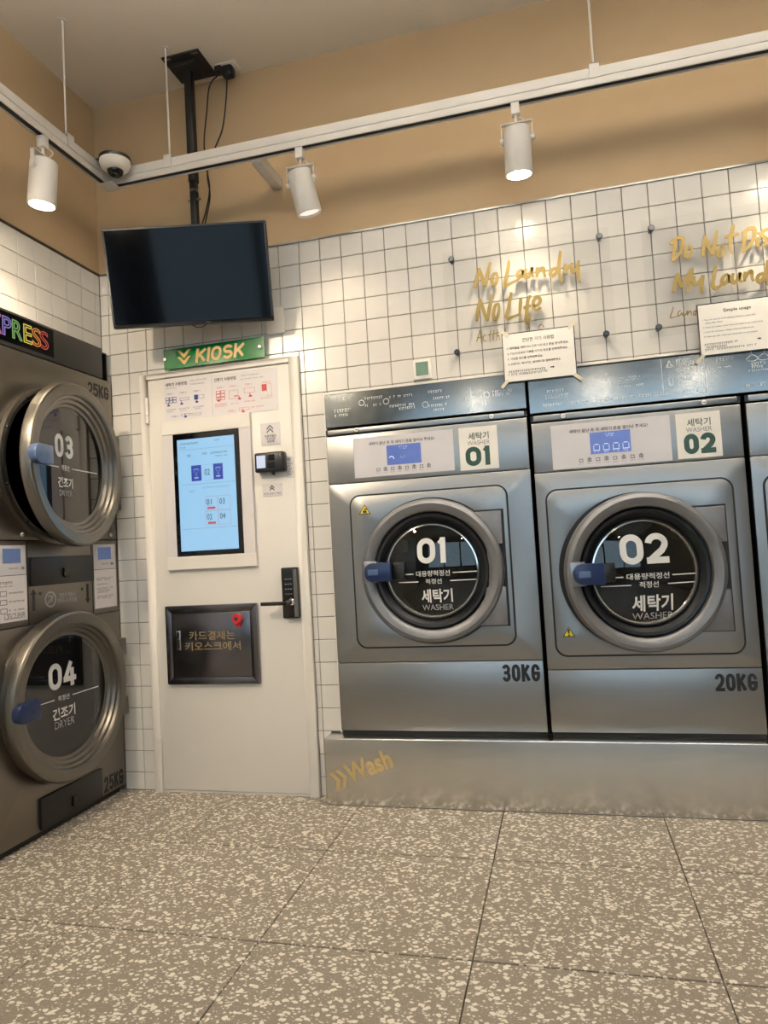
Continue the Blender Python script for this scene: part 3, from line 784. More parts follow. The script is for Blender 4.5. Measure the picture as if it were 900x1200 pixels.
# notices on the door
def chev_up(g, cx, z, w, th, y, n=2):
    for k in range(n):
        zz = z - k * th * 1.7
        g.prism([(cx - w, zz - w), (cx, zz), (cx + w, zz - w), (cx + w, zz - w - th), (cx, zz - th), (cx - w, zz - w - th)], y - .0004, y)
def hand(g, x, z, s, y):
    g.prism([(x - .3 * s, z), (x - .3 * s, z + .35 * s), (x - .12 * s, z + .35 * s), (x - .12 * s, z + .9 * s), (x + .06 * s, z + .9 * s), (x + .06 * s, z + .45 * s), (x + .45 * s, z + .35 * s), (x + .4 * s, z)], y - .0004, y)
def hollow(g, x0, x1, z0, z1, t, y):
    g.box(x0, x1, y - .0004, y, z0, z0 + t); g.box(x0, x1, y - .0004, y, z1 - t, z1); g.box(x0, x0 + t, y - .0004, y, z0, z1); g.box(x1 - t, x1, y - .0004, y, z0, z1)
yn = -.0155
n1 = tag(G().box(.340, .5895, yn, -.014, 1.725, 1.925).build('usage_notice', M_PAPERL, off=(.465, -.014, 1.82), smooth=False), 'white notice sheet with washer steps in blue, left half above the kiosk', 'notice')
n2 = tag(G().box(.5905, .917, yn - .0005, -.014, 1.7225, 1.918).build('usage_notice', M_PAPERL, off=(.75, -.014, 1.82), smooth=False), 'white notice sheet with dryer steps in red, right half above the kiosk', 'notice')
text('세탁기 사용방법', M_INK, 'lettering', n1, (.350, 1.888, .462, 1.905), yn - .0003, bold=.02, res=2)
text('건조기 사용방법', M_INK, 'lettering', n2, (.603, 1.883, .714, 1.900), yn - .0008, bold=.02, res=2)
g = G().dashes(.478, .565, 1.904, .005, yn).dashes(.478, .55, 1.886, .005, yn).dashes(.35, .41, 1.880, .003, yn)
for k, xx in enumerate((.372, .442, .515)): g.dashes(xx - .026, xx + .028, 1.777, .006, yn).dashes(xx - .018, xx + .014, 1.768, .004, yn)
g.dashes(.475, .54, 1.747, .006, yn).dashes(.48, .53, 1.738, .004, yn)
g.build('small_print', M_INKG, n1, smooth=False)
g = G().dashes(.735, .835, 1.897, .005, yn - .0005).dashes(.735, .85, 1.880, .005, yn - .0005); g.build('small_print', M_INKG, n2, smooth=False)
for k, xx in enumerate((.372, .440, .512)): text('STEP %d' % (k + 1), M_INKB, 'lettering', n1, (xx - .018, 1.848, xx + .018, 1.856), yn - .0003, res=1)
text('STEP 4', M_INKB, 'lettering', n1, (.375, 1.739, .411, 1.747), yn - .0003, res=1)
g = G()
for i in range(3):
    for j in range(2): hollow(g, .348 + .019 * i, .366 + .019 * i, 1.808 + .015 * j, 1.822 + .015 * j, .0025, yn)
hand(g, .361, 1.794, .020, yn)
g.box(.497, .517, yn - .0004, yn, 1.812, 1.835); hand(g, .509, 1.797, .020, yn)
hollow(g, .422, .470, 1.815, 1.828, .0015, yn); hand(g, .430, 1.796, .02, yn); hollow(g, .520, .548, 1.815, 1.832, .0012, yn); hollow(g, .425, .472, 1.742, 1.752, .0012, yn); hand(g, .447, 1.733, .02, yn)
g.build('pictogram', M_INKB, n1, smooth=False)
y2 = yn - .0005
for k, xx in enumerate((.633, .700, .775, .862)): text('STEP %d' % (k + 1), M_INKR, 'lettering', n2, (xx - .018, 1.850, xx + .018, 1.858), y2 - .0003, res=1)
text('STEP 5', M_INKR, 'lettering', n2, (.668, 1.735, .704, 1.743), y2 - .0003, res=1)
g = G()
for i in range(2):
    for j in range(3): hollow(g, .610 + .023 * i, .632 + .023 * i, 1.796 + .015 * j, 1.810 + .015 * j, .0022, y2)
hand(g, .622, 1.790, .02, y2); hollow(g, .676, .722, 1.795, 1.835, .0012, y2); g.box(.70, .72, y2 - .0004, y2, 1.805, 1.809); hand(g, .727, 1.788, .02, y2)
hollow(g, .752, .805, 1.815, 1.838, .0012, y2); hand(g, .781, 1.795, .022, y2); g.box(.840, .863, y2 - .0004, y2, 1.815, 1.846); hollow(g, .864, .888, 1.790, 1.846, .001, y2)
g.dashes(.603, .663, 1.776, .006, y2).dashes(.603, .663, 1.767, .005, y2).dashes(.683, .72, 1.772, .005, y2).dashes(.752, .805, 1.776, .005, y2).dashes(.835, .895, 1.782, .006, y2).dashes(.785, .845, 1.747, .005, y2)
hollow(g, .722, .775, 1.738, 1.750, .0012, y2); hand(g, .742, 1.727, .02, y2)
g.build('pictogram', M_INKR, n2, smooth=False)
g = G(); hand(g, .857, 1.800, .018, y2 - .0006); g.build('pictogram', M_PAPER, n2, smooth=False)
st = tag(G().box(.823, .919, -.0165, -.014, 1.566, 1.666).build('arrow_notice', M_PAPERL, off=(.87, -.014, 1.615), smooth=False), 'small square notice with two grey up arrows above the card terminal', 'notice')
g = G(); chev_up(g, .870, 1.658, .016, .009, -.0165, 2); g.build('arrow', M_INKG, st, smooth=False)
text('사용방법은\n키오스크\n상단에', M_INK, 'lettering', st, (.842, 1.575, .900, 1.612), -.0168, bold=.015, res=1)
st = tag(G().box(.940, .974, -.0165, -.014, 1.410, 1.502).build('arrow_notice', M_PAPERL, off=(.957, -.014, 1.45), smooth=False), 'narrow notice with left arrows at the right side of the card terminal', 'notice')
g = G()
for k in (0, 1): g.prism([(.953 + .008 * k, 1.497), (.945 + .008 * k, 1.491), (.953 + .008 * k, 1.485), (.956 + .008 * k, 1.485), (.948 + .008 * k, 1.491), (.956 + .008 * k, 1.497)], -.0169, -.0165)
for k in range(5): g.dashes(.943, .971, 1.472 - .012 * k, .008, -.0165, gap=.1)
g.build('small_print', M_INK, st, smooth=False)
st = tag(G().box(.820, .915, -.0165, -.014, 1.333, 1.389).build('arrow_notice', M_PAPERL, off=(.867, -.014, 1.36), smooth=False), 'small notice with two up arrows below the card terminal', 'notice')
g = G(); chev_up(g, .866, 1.383, .011, .006, -.0165, 2); g.dashes(.825, .910, 1.344, .008, -.0165, gap=.3); g.build('small_print', M_INK, st, smooth=False)

# card terminal
ct = thing('card_terminal', 'black card terminal with a small lit screen on the door beside the kiosk', 'card terminal', (.878, -.014, 1.48))
G().box(.806, .948, -.062, -.022, 1.438, 1.527).build('body', M_BLACK, ct, bevel=.008, seg=3)
G().box(.84, .92, -.022, -.014, 1.45, 1.51).build('wall_bracket', M_BLACK, ct, smooth=False)
G().box(.818, .860, -.0632, -.062, 1.457, 1.513).build('screen', M_LCDW, ct, smooth=False)
G().box(.872, .905, -.0640, -.062, 1.488, 1.515).box(.872, .905, -.0640, -.062, 1.455, 1.482).build('card_slot', M_GLOSSB, ct, bevel=.001, seg=1)
G().box(.925, .942, -.068, -.062, 1.445, 1.522).build('swipe_rail', M_BLACK, ct, bevel=.003)
G().box(.882, .890, -.05, -.03, 1.425, 1.438).build('connector', M_BLACK, ct, smooth=False)

# ------------------------------------------------------------------ washers
def octring(cx, cz, r, n=64): return [(cx + r * math.cos(2 * PI * k / n), cz + r * math.sin(2 * PI * k / n)) for k in range(n)]

def screw(parent, x, z, y, r=.007):
    r *= 1.35
    o = G().lathe([(0, y - .005), (r * .8, y - .005), (r, y - .003), (r, y)], (x, 0, z), 16).build('screw', M_LETW, parent)
    G().lathe([(r * 1.3, y - .001), (r * 1.35, y)], (x, 0, z), 16).box(x - r * .6, x + r * .6, y - .0054, y - .005, z - .0012, z + .0012).build('screw_slot', M_BLACK, o if parent.parent is None else parent)
    return o

def washer(x0, x1, zk, zm, zc, zs0, zs1, dx0, dx1, dz0, dz1, dc, R, hx, open_, label, num, kg, kgrect, lab, numrect, lcd, tri, textrects, name='washing_machine'):
    cx, cz = dc
    o = thing(name, label, 'washing machine', ((x0 + x1) / 2, .3, .279))
    F = -.040
    G().box(x0 + .004, x1 - .004, F + .03, .70, .300, zs1).build('cabinet', M_STEELB, o, smooth=False) if False else None
    # cabinet sides, top and back, with the drum inside
    gb = G()
    gb.box(x0 + .003, x0 + .006, F + .02, .70, .300, zs1 - .004).box(x1 - .006, x1 - .003, F + .02, .70, .300, zs1 - .004).box(x0 + .003, x1 - .003, F + .02, .70, zs1 - .006, zs1 - .004).box(x0 + .003, x1 - .003, .697, .70, .300, zs1 - .004)
    gb.build('cabinet', M_BLACKM, o, smooth=False)
    for fx_ in (x0 + .03, x1 - .03):
        for fy in (.0, .62): G().cyl((fx_, fy, 0), .018, .278, .302, 14).build('foot', M_BLACK, o)
    G().box(x0 + .006, x1 - .006, F + .012, F + .03, .2785, .296).build('base_gap', M_BLACKM, o, smooth=False)
    G().box(x0 + .002, x1 - .002, F, F + .02, .297, zk).build('kick_panel', M_STEEL, o, bevel=.003)
    mid = densify([(x0 + .002, zk + .003), (x1 - .002, zk + .003), (x1 - .002, zm), (x0 + .002, zm)])
    G().ring(mid, cx, cz, R - .02, F, F + .02).build('front_panel', M_STEEL, o, bevel=0.0025, angle=.5)
    ctl = G().box(x0 + .002, x1 - .002, F, F + .02, zm + .003, zc).build('control_panel', M_STEEL, o, bevel=.004, seg=3)
    # latch strip with screws
    sp = G().box(x0 + .012, x1 - .012, F - .002, F + .02, zs0 + .003, zs1 - .006).build('latch_strip', M_STEELB, o, bevel=.003)
    G().box(x0 + .001, x0 + .012, F + .002, F + .02, zs0 + .003, zs1 - .006).box(x1 - .012, x1 - .001, F + .002, F + .02, zs0 + .003, zs1 - .006).build('end_cap', M_BLACK, o, smooth=False)
    for fr in (.165, .835): screw(sp, x0 + (x1 - x0) * fr, zs0 + .016, F - .002)
    # inset door panel
    rr = densify(rrect(dx0, dx1, dz0, dz1, .042, 8), .03)
    rb = densify(rrect(dx0 - .007, dx1 + .007, dz0 - .007, dz1 + .007, .048, 8), .03)
    G().ring(rb, cx, cz, R - .03, F - .0012, F).build('panel_seam', M_BLACKM, o, smooth=False)
    G().ring(rr, cx, cz, R - .03, F - .005, F).build('door_surround', M_STEEL, o, bevel=.002, angle=.5)
    G().lathe([(R + .007, F - .005), (R + .007, F - .007), (R - .012, F - .007), (R - .012, F - .005)], (cx, 0, cz), 96).build('door_seat', M_BLACKM, o)
    # drum
    G().lathe([(R - .035, F + .004), (R - .05, F + .06), (R - .02, F + .10), (R - .02, F + .48), (.06, F + .50), (.05, F + .46), (0, F + .46)], (cx, 0, cz), 48).build('drum', M_DRUM, o)
    g = G()
    for k in range(3):
        a = .6 + 2 * PI * k / 3
        p = Vector((math.cos(a), math.sin(a))) * (R - .05)
        g.box(cx + p.x - .025, cx + p.x + .025, F + .11, F + .47, cz + p.y - .03, cz + p.y + .03)
    g.build('drum_paddle', M_DRUM, o, bevel=.01)
    # door: hinge block, ring, gasket, glass
    hz = (cz - R * .78, cz + R * .77)
    poly = [(hx, hz[0]), (hx, hz[0] + .155), (hx - .022, hz[0] + .155), (hx - .022, hz[1] - .135), (hx, hz[1] - .135), (hx, hz[1]), (cx + R * .55, hz[1]), (cx + R * .55, hz[0])]
    G().prism([(hx + .008, hz[0] - .006), (hx + .008, hz[1] + .008), (cx + R * .60, hz[1] + .008), (cx + R * .60, hz[0] - .006)], F - .0062, F - .005).build('hinge_seam', M_BLACKM, o, smooth=False)
    hb = G()
    hb.prism([(hx, hz[0]), (hx, hz[0] + .155), (cx + R * .75, hz[0] + .155), (cx + R * .62, hz[0])], F - .030, F - .005)
    hb.prism([(hx, hz[1] - .135), (hx, hz[1]), (cx + R * .60, hz[1]), (cx + R * .75, hz[1] - .135)], F - .030, F - .005)
    hb.box(cx + R * .78, hx - .024, F - .026, F - .005, hz[0] + .155, hz[1] - .135)
    hb.build('hinge_block', M_RING, o, bevel=.003)
    piv = (hx - .01, F - .012, cz)
    yb = F - .008
    ring = G().lathe([(R, yb), (R + .001, yb - .022), (R - .006, yb - .036), (R - .020, yb - .043), (R - .040, yb - .040), (R - .052, yb - .030), (R - .056, yb - .010), (R - .056, yb)], (cx, 0, cz), 96, close=True)
    door = ring.build('door', M_RING, o, off=piv)
    door.rotation_euler = (0, 0, open_)
    rg = R - .108
    G().lathe([(R - .056, yb - .012), (R - .064, yb - .024), (R - .075, yb - .022), (rg + .014, yb + .004), (rg + .008, yb - .004), (rg + .001, yb - .003), (rg, yb + .008), (R - .056, yb + .01)], (cx, 0, cz), 96, close=True).build('gasket', M_GASKET, door)
    G().lathe([(rg + .004, yb - .003), (rg - .003, yb - .0045), (rg - .006, yb)], (cx, 0, cz), 96).build('glass_rim', M_CHROME, door)
    SAG = .024
    def dome(x, z):
        q_ = min(1.0, ((x - cx) ** 2 + (z - cz) ** 2) / rg ** 2)
        return yb + .001 - SAG * (1 - q_)
    G().lathe([(rg * k / 12, dome(cx + rg * k / 12, cz)) for k in range(12, -1, -1)], (cx, 0, cz), 72).build('glass', M_GLASSW, door)
    # handle on the left of the ring
    hy = yb - .043
    hxl = cx - R + .022
    zh = cz + .005
    G().box(hxl - .006, hxl + .05, hy - .001, hy + .02, zh - .046, zh + .046).build('handle_plate', M_STEELB, door, bevel=.002)
    hp = rrect(hxl + .002, hxl + .085, zh - .040, zh + .040, .034, 6)
    hp = [p if p[0] < hxl + .05 else (hxl + .115 if p[0] > hxl + .08 else p[0], zh + .040 if p[1] > zh else zh - .040) for p in hp]
    G().prism([(hxl + .115, zh - .040), (hxl + .115, zh + .040)] + [p for p in rrect(hxl + .002, hxl + .085, zh - .040, zh + .040, .036, 8) if p[0] < hxl + .05], hy - .032, hy - .002).build('handle', M_BLUE, door, bevel=.004)
    G().box(hxl + .018, hxl + .062, hy - .0335, hy - .032, zh - .012, zh + .012).build('handle_label', M_BLUEL, door, bevel=.0005, seg=1)
    G().box(hxl + .115, hxl + .165, hy + .012, hy + .036, zh - .036, zh + .036).build('handle_grip', M_BLACK, door, bevel=.004)
    yl = yb + .0004
    if num:
        a = textrects
        df = lambda x, z: dome(x, z) - .0022
        numerals(num, M_LETW, 'lettering', door, a[0], 0, w=.21, gap=.35, yfun=df)
        text('대용량적정선', M_LETW, 'lettering', door, a[1], 0, bold=.01, res=2, yfun=df)
        text('적정선', M_LETW, 'lettering', door, a[2], 0, bold=.01, res=2, yfun=df)
        text('세탁기', M_LETW, 'lettering', door, a[3], 0, bold=.025, res=3, yfun=df)
        text('WASHER', M_LETG, 'lettering', door, a[4], 0, res=3, yfun=df)
        z1_, z2_ = (a[1][1] + a[1][3]) / 2, (a[2][1] + a[2][3]) / 2
        for (u0, u1, zz) in ((a[5][0], a[1][0] - .012, z1_), (a[1][2] + .012, a[5][1], z1_), (a[5][0] + .015, a[2][0] - .03, z2_), (a[2][2] + .035, a[5][1] - .005, z2_)):
            g = G(); n_ = 6
            for k in range(n_):
                p0, p1 = u0 + (u1 - u0) * k / n_, u0 + (u1 - u0) * (k + 1) / n_
                y0_, y1_ = df(p0, zz), df(p1, zz)
                g.add([(p0, y0_, zz - .002), (p1, y1_, zz - .002), (p1, y1_, zz + .002), (p0, y0_, zz + .002)], [(0, 1, 2, 3)])
            g.build('fill_line', M_LETW, door, smooth=False)
    # labels
    lp = G().box(lab[0], lab[1], F - .0015, F, lab[2], lab[3]).build('instruction_label', M_LABEL, o, bevel=.0005, seg=1)
    lx0, lx1, lz0, lz1 = lab
    text('세탁이 끝난 후 꼭 세탁기 문을 열어놔 주세요!', M_INK, 'lettering', lp, (lx0 + .16 * (lx1 - lx0), lz1 - .038, lx0 + .82 * (lx1 - lx0), lz1 - .023), F - .0017, bold=.012, res=2)
    sc = G().box(*lcd[:2], F - .0022, F - .0015, *lcd[2:]).build('display', M_LCD, o, smooth=False)
    g = G()
    if num == '01':
        for k in range(9):
            t = -1.0 + 2.6 * k / 8; g.box(lcd[0] + .020 + .010 * math.sin(t) - .002, lcd[0] + .020 + .010 * math.sin(t) + .002, F - .0026, F - .0022, lcd[2] + .027 + .010 * math.cos(t) - .002, lcd[2] + .027 + .010 * math.cos(t) + .002)
        for k in range(6):
            t = PI + PI * k / 5; xx = (lcd[0] + lcd[1]) / 2 - .005; g.box(xx + .009 * math.cos(t) - .001, xx + .009 * math.cos(t) + .001, F - .0026, F - .0022, lcd[2] + .036 + .009 * math.sin(t) - .001, lcd[2] + .036 + .009 * math.sin(t) + .001)
    else:
        for k in range(4):
            xx = lcd[0] + .012 + .037 * k
            g.box(xx, xx + .002, F - .0026, F - .0022, lcd[2] + .014, lcd[2] + .034); g.box(xx + .022, xx + .024, F - .0026, F - .0022, lcd[2] + .014, lcd[2] + .034); g.box(xx, xx + .024, F - .0026, F - .0022, lcd[2] + .012, lcd[2] + .015); g.box(xx + .004, xx + .020, F - .0026, F - .0022, lcd[2] + .036, lcd[2] + .039)
            g.dashes(xx + .002, xx + .022, lcd[2] + .006, .005, F - .0022)
    g.dashes(lcd[0] + .055, lcd[0] + .095, lcd[3] - .010, .005, F - .0022).dashes(lcd[0] + .06, lcd[0] + .09, lcd[3] - .018, .004, F - .0022)
    g.build('display_graphics', M_LCDW, sc, smooth=False)
    g = G()
    for k in range(8):
        xx = lx0 + (lx1 - lx0) * (.245 + .072 * k); zz = lz0 + .028
        hollow(g, xx - .008, xx + .008, zz - .006, zz + .008, .003, F - .0015)
        if k % 2: g.box(xx - .003, xx + .003, F - .0019, F - .0015, zz - .004, zz + .012)
        g.dashes(xx - .011, xx + .011, zz - .013, .004, F - .0015)
    g.build('programme_icons', M_INKG, lp, smooth=False)
    nl = G().box(numrect[0], numrect[1], F - .002, F, numrect[2], numrect[3]).build('number_label', M_PAPER, o, bevel=.0005, seg=1)
    if num:
        nx0, nx1, nz0, nz1 = numrect; w_, h_ = nx1 - nx0, nz1 - nz0
        text('세탁기', M_DKGREEN, 'lettering', nl, (nx0 + .25 * w_, nz0 + .70 * h_, nx0 + .78 * w_, nz0 + .87 * h_), F - .0022, bold=.012)
        text('WASHER', M_INKG, 'lettering', nl, (nx0 + .22 * w_, nz0 + .575 * h_, nx0 + .80 * w_, nz0 + .675 * h_), F - .0022)
        numerals(num, M_DKGREEN, 'lettering', nl, (nx0 + .15 * w_, nz0 + .09 * h_, nx0 + (.86 if num != '01' else .82) * w_, nz0 + .54 * h_), F - .0020, w=.25, gap=.3)
        numerals(kg, M_LETB, 'lettering', o, kgrect, F, w=.19, gap=.35)
    tx, tz, s_ = tri
    wt = G().prism([(tx - s_, tz - s_ * .6), (tx + s_, tz - s_ * .6), (tx, tz + s_ * 1.05)], F - .0062, F - .005).build('warning_label', M_LETB, o, smooth=False)
    k_ = .80
    G().prism([(tx - s_ * k_, tz - s_ * .48), (tx + s_ * k_, tz - s_ * .48), (tx, tz + s_ * .84)], F - .0068, F - .0062).build('warning_face', M_YELLOW, wt, smooth=False)
    g = G()
    if num == '01': g.box(tx - .008, tx + .008, F - .0074, F - .0068, tz - .010, tz + .0).box(tx - .003, tx + .010, F - .0074, F - .0068, tz + .002, tz + .008)
    else: g.prism([(tx - .002, tz - .002), (tx + .002, tz - .002), (tx + .004, tz + .015), (tx - .004, tz + .015)], F - .0074, F - .0068).box(tx - .003, tx + .003, F - .0074, F - .0068, tz - .011, tz - .005)
    g.build('warning_mark', M_LETB, wt, smooth=False)
    return o

washer(1.141, 2.014, .583, 1.358, 1.572, 1.574, 1.606, 1.241, 1.908, .651, 1.299, (1.583, .966), .300, 1.885, 0.0,
       'stainless steel washing machine 01 with its round door shut, 30KG on the base', '01', '30KG', (1.845, .499, 1.997, .569),
       (1.266, 1.704, 1.379, 1.553), (1.728, 1.888, 1.374, 1.553), (1.414, 1.564, 1.424, 1.509), (1.303, 1.236, .026),
       [(1.527, .996, 1.655, 1.102), (1.518, .942, 1.660, .966), (1.556, .910, 1.624, .932), (1.534, .832, 1.665, .889), (1.534, .800, 1.665, .824), (1.424, 1.770)])
washer(2.026, 2.814, .543, 1.337, 1.543, 1.546, 1.580, 2.070, 2.758, .602, 1.262, (2.408, .925), .303, 2.722, 0.2,
       'stainless steel washing machine 02 with its round door slightly ajar, 20KG on the base', '02', '20KG', (2.645, .457, 2.792, .523),
       (2.103, 2.556, 1.347, 1.526), (2.577, 2.737, 1.350, 1.526), (2.253, 2.407, 1.398, 1.484), (2.120, .690, .024),
       [(2.318, .955, 2.500, 1.070), (2.335, .897, 2.495, .921), (2.380, .865, 2.452, .889), (2.350, .775, 2.505, .838), (2.350, .745, 2.505, .770), (2.225, 2.600)])
washer(2.828, 3.616, .543, 1.337, 1.543, 1.546, 1.580, 2.872, 3.560, .602, 1.262, (3.210, .925), .303, 3.524, 0.0,
       'stainless steel washing machine cut off by the right edge, beside washer 02', '', '', (0, 0, 1, 1),
       (2.905, 3.358, 1.347, 1.526), (3.379, 3.539, 1.350, 1.526), (3.055, 3.209, 1.398, 1.484), (2.922, .690, .024), [])

# printed steel sign panels above the washers
def sign_panel(x0, x1, z0, z1, label):
    o = thing('sign_panel', label, 'sign', ((x0 + x1) / 2, -.04, z0))
    G().box(x0, x1, -.044, -.030, z0, z1).build('sheet', M_MIRROR, o, bevel=.0015, seg=1)
    return o
p1 = sign_panel(1.146, 2.014, 1.610, 1.757, 'polished steel strip with faint usage print above washer 01')
p2 = sign_panel(2.026, 3.612, 1.584, 1.752, 'polished steel strip with usage print spanning above washer 02 and beyond')
yp = -.0442
g = G()
for (a, b, z) in ((1.33, 1.42, 1.722), (1.33, 1.41, 1.690), (1.44, 1.56, 1.716), (1.44, 1.55, 1.676), (1.48, 1.55, 1.662), (1.60, 1.67, 1.720), (1.63, 1.70, 1.690), (1.61, 1.69, 1.660), (1.63, 1.68, 1.640), (1.88, 1.96, 1.690), (1.88, 1.95, 1.676)):
    g.dashes(a, b, z, .010, yp)
for (cx_, cz_) in ((1.315, 1.705), (1.425, 1.700), (1.595, 1.668), (1.855, 1.682)):
    for k in range(12):
        t = 2 * PI * k / 12; g.box(cx_ + .012 * math.cos(t) - .002, cx_ + .012 * math.cos(t) + .002, yp - .0004, yp, cz_ + .012 * math.sin(t) - .002, cz_ + .012 * math.sin(t) + .002)
g.box(1.790, 1.792, yp - .0004, yp, 1.63, 1.72)
g.dashes(1.19, 1.27, 1.680, .014, yp); g.dashes(1.19, 1.25, 1.660, .010, yp)
g.build('small_print', M_LETW, p1, smooth=False)
g = G()
for (a, b, z, h_) in ((2.10, 2.17, 1.668, .009), (2.09, 2.19, 1.650, .006), (2.09, 2.18, 1.640, .006), (2.08, 2.70, 1.612, .010), (2.38, 2.47, 1.690, .007), (2.38, 2.46, 1.680, .007), (2.38, 2.47, 1.655, .009),
                      (2.595, 2.655, 1.735, .011), (2.595, 2.665, 1.720, .010), (2.595, 2.67, 1.703, .006), (2.595, 2.67, 1.695, .006), (2.60, 2.64, 1.673, .011), (2.60, 2.655, 1.660, .010), (2.60, 2.675, 1.648, .006), (2.60, 2.68, 1.640, .006), (2.60, 2.65, 1.632, .006),
                      (2.74, 2.80, 1.720, .010), (2.74, 2.79, 1.690, .006), (2.83, 2.90, 1.610, .011), (2.86, 2.91, 1.690, .011), (2.86, 2.90, 1.678, .009), (2.85, 2.93, 1.665, .006), (2.93, 3.2, 1.612, .010), (3.0, 3.12, 1.70, .009), (3.0, 3.12, 1.68, .006)):
    g.dashes(a, b, z, h_, yp, gap=.3)
hollow(g, 2.564, 2.581, 1.636, 1.672, .003, yp)
g.box(2.570, 2.575, yp - .0004, yp, 1.640, 1.643)
for pts in ([(2.562, 1.712), (2.570, 1.738), (2.578, 1.712)], [(2.560, 1.712), (2.580, 1.712)], [(2.562, 1.724), (2.555, 1.712)], [(2.578, 1.724), (2.586, 1.712)]):
    g.ribbon(pts, .003, yp - .0004, yp)
g.box(2.540, 2.542, yp - .0004, yp, 1.62, 1.75); g.box(2.694, 2.696, yp - .0004, yp, 1.588, 1.748)
for s_ in (0, 1):
    bx_ = 2.862 + .045 * s_; sg_ = 1 if s_ == 0 else -1
    g.ribbon([(bx_ + .002, 1.748), (bx_ + .002, 1.730)], .003, yp - .0004, yp)
    g.ribbon([(bx_ - .018 * sg_, 1.708), (bx_ + .002, 1.726), (bx_ + .022 * sg_, 1.712), (bx_ + .010 * sg_, 1.702), (bx_ - .012 * sg_, 1.704), (bx_ - .018 * sg_, 1.714)], .003, yp - .0004, yp)
g.build('small_print', M_LETW, p2, smooth=False)

# plinth
pl = thing('plinth', 'low brushed steel plinth with gold Wash lettering under the washers', 'plinth', (2.4, -.1, 0))
G().box(1.084, 3.70, -.100, .002, .002, .278).build('front_casing', M_PLINTH, pl, bevel=.004, seg=3)
G().box(1.150, 3.64, .002, .80, .002, .278).build('deck', M_STEELB, pl, smooth=False)
G().box(1.088, 3.70, -.101, -.096, .0, .004).build('floor_seal', M_ALU, pl, smooth=False)
text('Wash', M_TANF, 'lettering', pl, (1.166, .125, 1.378, .208), -.1003, bold=.035, ang=.36, res=4)
g = G()
for k in (0, 1):
    c_ = Vector((1.128 + .030 * k, .100 + .011 * k)); ca, sa = math.cos(.36), math.sin(.36)
    pts = [(-.018, .040), (-.002, .040), (.020, 0), (-.002, -.040), (-.018, -.040), (.003, 0)]
    g.prism([(c_.x + (a * ca - b * sa), c_.y + (a * sa + b * ca)) for a, b in pts], -.1010, -.1003)
g.build('arrow', M_TANF, pl, smooth=False)

# ------------------------------------------------------------------ acrylic signs with gold lettering
T1 = [[(1.835,2.139),(1.847,2.186),(1.857,2.223)],[(1.856,2.224),(1.867,2.18),(1.877,2.143)],[(1.877,2.142),(1.891,2.192),(1.904,2.242)],[(1.922,2.192),(1.916,2.188),(1.91,2.178),(1.907,2.166),(1.907,2.154),(1.91,2.147),(1.915,2.145),(1.921,2.149),(1.927,2.159),(1.93,2.171),(1.93,2.183),(1.927,2.19),(1.922,2.192)],[(1.983,2.236),(1.971,2.183),(1.959,2.135),(1.987,2.142),(2.017,2.15)],[(2.035,2.188),(2.021,2.186),(2.013,2.17),(2.019,2.157),(2.029,2.168),(2.037,2.185),(2.036,2.154)],[(2.049,2.192),(2.044,2.172),(2.048,2.156),(2.061,2.161),(2.074,2.193),(2.073,2.171),(2.076,2.152)],[(2.095,2.19),(2.09,2.149)],[(2.091,2.158),(2.105,2.18),(2.119,2.181),(2.12,2.163),(2.124,2.145)],[(2.171,2.176),(2.152,2.17),(2.145,2.153),(2.153,2.146),(2.17,2.159),(2.185,2.204),(2.193,2.244)],[(2.192,2.241),(2.182,2.186),(2.182,2.148),(2.189,2.112)],[(2.206,2.185),(2.208,2.144)],[(2.208,2.159),(2.219,2.174),(2.23,2.179)],[(2.235,2.187),(2.231,2.162),(2.236,2.149),(2.251,2.162),(2.26,2.192)],[(2.259,2.191),(2.254,2.149),(2.259,2.103)],[(1.833,1.999),(1.842,2.05),(1.852,2.091)],[(1.852,2.091),(1.864,2.04),(1.877,1.996)],[(1.877,1.995),(1.89,2.05),(1.904,2.106)],[(1.922,2.062),(1.915,2.056),(1.909,2.042),(1.905,2.025),(1.904,2.01),(1.906,2.0),(1.912,1.997),(1.918,2.004),(1.924,2.017),(1.928,2.034),(1.929,2.049),(1.927,2.06),(1.922,2.062)],[(1.983,2.101),(1.97,2.045),(1.957,1.996),(1.984,1.998),(2.011,2.004)],[(2.02,2.071),(2.016,2.038),(2.01,2.001)],[(2.063,2.069),(2.054,2.071),(2.046,2.047),(2.038,1.997),(2.034,1.972),(2.041,1.965),(2.049,1.976),(2.049,2.002)],[(2.028,2.029),(2.042,2.031),(2.059,2.035)],[(2.068,2.031),(2.087,2.033),(2.098,2.049),(2.09,2.066),(2.074,2.057),(2.067,2.031),(2.075,2.014),(2.088,2.015),(2.098,2.021)]]
T1s = [[(1.827,1.912),(1.836,1.937),(1.844,1.962)],[(1.844,1.962),(1.846,1.933),(1.847,1.905)],[(1.83,1.928),(1.852,1.93)],[(1.869,1.937),(1.859,1.934),(1.855,1.922),(1.859,1.91),(1.87,1.915)],[(1.888,1.954),(1.884,1.928),(1.882,1.905)],[(1.875,1.935),(1.899,1.938)],[(1.903,1.954),(1.897,1.926),(1.896,1.907)],[(1.889,1.937),(1.928,1.94)],[(1.917,1.952),(1.91,1.906)],[(1.911,1.921),(1.92,1.929),(1.922,1.907)],[(2.047,1.956),(2.042,1.945),(2.037,1.932)],[(2.083,1.933),(2.088,1.945),(2.098,1.949),(2.106,1.937)]]
